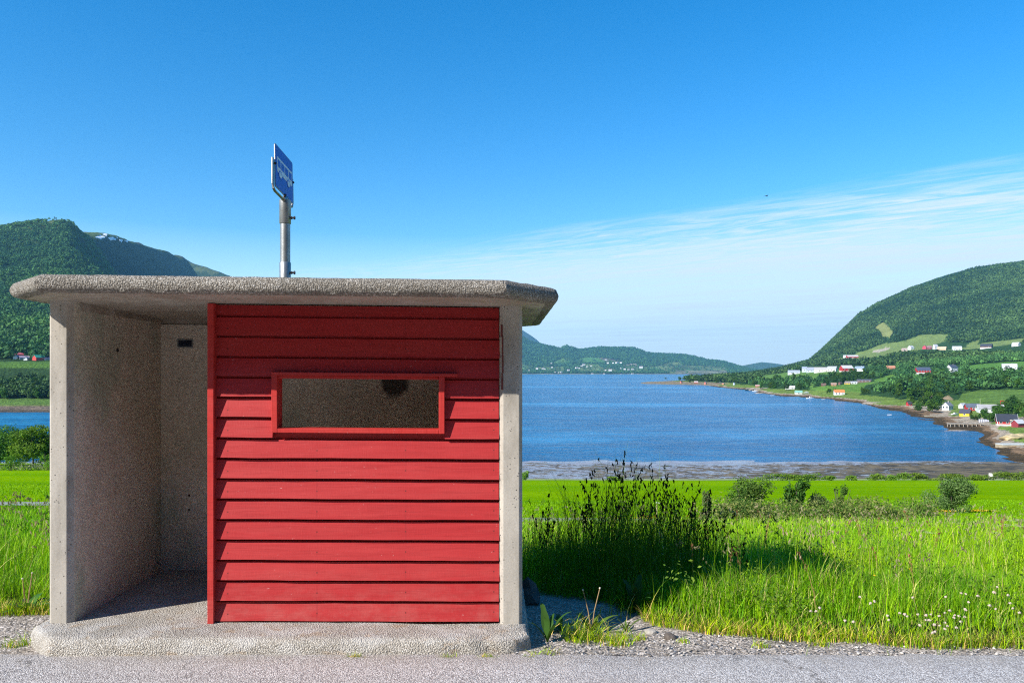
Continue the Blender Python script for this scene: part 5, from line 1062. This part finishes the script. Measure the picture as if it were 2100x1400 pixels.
# marker in the meadow, notice board by the sea
p=at(1347,1066,40.8);z=float(ground_z(np.array([p.x]),np.array([p.y]))[0]);t=empty('marker_post',(p.x,p.y,z));tag(t,'thin wooden post with a tilted white plate beside the gravel track','marker');b=MB();b.tube([(0,0,-.2),(.0,0,.78)],[.035,.03],8);b.build('post',pm((.48,.42,.22)),t);b=MB();b.box(-.13,.13,-.09,.09,.80,.83);o=bev(b.build('plate',M['white'],t),.006);o.rotation_euler=(R(-14),R(12),0);o.location=(0,.19,0)
p=at(2032,972,181);z=float(ground_z(np.array([p.x]),np.array([p.y]))[0]);t=empty('notice_board',(p.x,p.y,z),-.4);tag(t,'small white board on posts at the sea edge of the meadow','board');b=MB();b.box(-.42,.42,-.03,.03,.9,1.65);b.build('panel',M['white'],t)
for s in(-1,1): b=MB();b.box(s*.3-.04,s*.3+.04,.031,.09,-.3,1.5);b.build('post',M['timber'],t)
# yellow flowers in patches by the track and the lone bush
V=[];Fc=[];n=0
def fl(px,py,d,sx,cnt,z0,c):
    global n
    p=at(px,py,d);out=[]
    for i in range(cnt):
        x=p.x+random.gauss(0,sx);y=d+random.gauss(0,sx*.5);z=float(ground_z(np.array([x]),np.array([y]))[0])+z0*random.uniform(.7,1.1);s=(.035 if d>12 else .011)*random.uniform(.7,1.3)
        V.extend([(x-s,y,z),(x,y-s,z+.3*s),(x+s,y,z),(x,y+s,z+.5*s),(x,y,z-.6*s)]);Fc.extend([(n,n+1,n+2,n+3),(n,n+4,n+1),(n+2,n+4,n+3)]);n+=5;cs.extend([c]*5)
cs=[]
YL=(.70,.46,.02)
for a in[(1325,1075,34,.35,26,.35,(.72,.30,.05)),(1312,1080,33,.5,30,.3,YL),(1225,1082,33,.6,22,.3,YL),(1420,1070,34,.25,12,.35,(.72,.34,.05)),(1915,1042,45,.25,30,.25,YL),(1945,1046,45,.3,40,.25,YL),(2005,1036,46,.4,50,.2,YL),(2030,1042,46,.6,26,.2,(.55,.48,.08)),(1880,1185,10.5,.12,3,.5,YL),(2060,1235,6.2,.3,4,.3,YL)]: fl(*a)
g=G('flower_petals');g.bsdf(g.attr(),.7);o=mk('yellow_flowers',V,Fc,g.m,None,False,col=np.array(cs));tag(o,'patches of yellow and orange wild flowers in the meadow','flowers',kind='stuff')
# umbels of cow parsley at right
um=None
for i,(px,py,d) in enumerate([(2072,1073,13),(2090,1072,13),(2055,1084,12.4),(2068,1082,12.6),(2094,1085,12.2),(2042,1105,11.5),(1905,1100,12),(1960,1076,15)]):
    p=at(px,py,d);z=float(ground_z(np.array([p.x]),np.array([p.y]))[0]);hgt=max(.35,p.z-z)
    t=empty('cow_parsley',(p.x,p.y,z));tag(t,'white flat topped umbel plant standing above the grass at the right','plant','white umbel plants in the meadow')
    b=MB();b.tube([(0,0,-.05),(.03,0,hgt*.6),(0,0,hgt)],[.006,.005,.003],5)
    top=[]
    for k in range(9):
        a=k*.7;q=.075*(k/8)**.5;e=(q*math.cos(a),q*math.sin(a),hgt+.05);b.tube([(0,0,hgt-.02),e],[.002,.0012],4);top.append(e)
    b.build('stem',M['stem'],t);b=MB()
    for e in top:
        for k in range(5):
            c=Vector(e)+Vector((random.gauss(0,.014),random.gauss(0,.014),random.uniform(0,.006)));s=.008;b.add([c+Vector((-s,0,0)),c+Vector((0,-s,.002)),c+Vector((s,0,0)),c+Vector((0,s,.002))],[(0,1,2,3)])
    b.build('umbel',M['petal'],t)
# gull far off in the sky
p=at(1572,402,95);t=empty('bird',p,.4);tag(t,'tiny dark bird gliding in the blue sky above the cirrus','bird')
v,f=ico(2);b=MB();b.add([(q[0]*.22,q[1]*.055,q[2]*.05) for q in v],[tuple(q) for q in f]);b.add([(-.05,-.02,.02),(.06,-.02,.02),(.02,-.30,.09),(-.06,-.28,.085),(-.10,-.55,.03)],[(0,1,2,3),(3,2,4)]);b.add([(-.05,.02,.02),(.06,.02,.02),(.02,.30,.09),(-.06,.28,.085),(-.10,.55,.03)],[(3,2,1,0),(4,2,3)]);b.build('body',pm((.05,.05,.06)),t)
# air between here and the far hills
b=MB();b.box(-14900,14900,-600,14900,-44,780);g=G('air')
v=g.n('VolumePrincipled',{'Color':(.26,.68,1.0),'Density':4.8e-5,'Anisotropy':.1});g.t.links.new(v.outputs[0],g.out.inputs[1])
o=b.build('haze',g.m);tag(o,'clear air with light haze over the fjord','haze',kind='stuff')
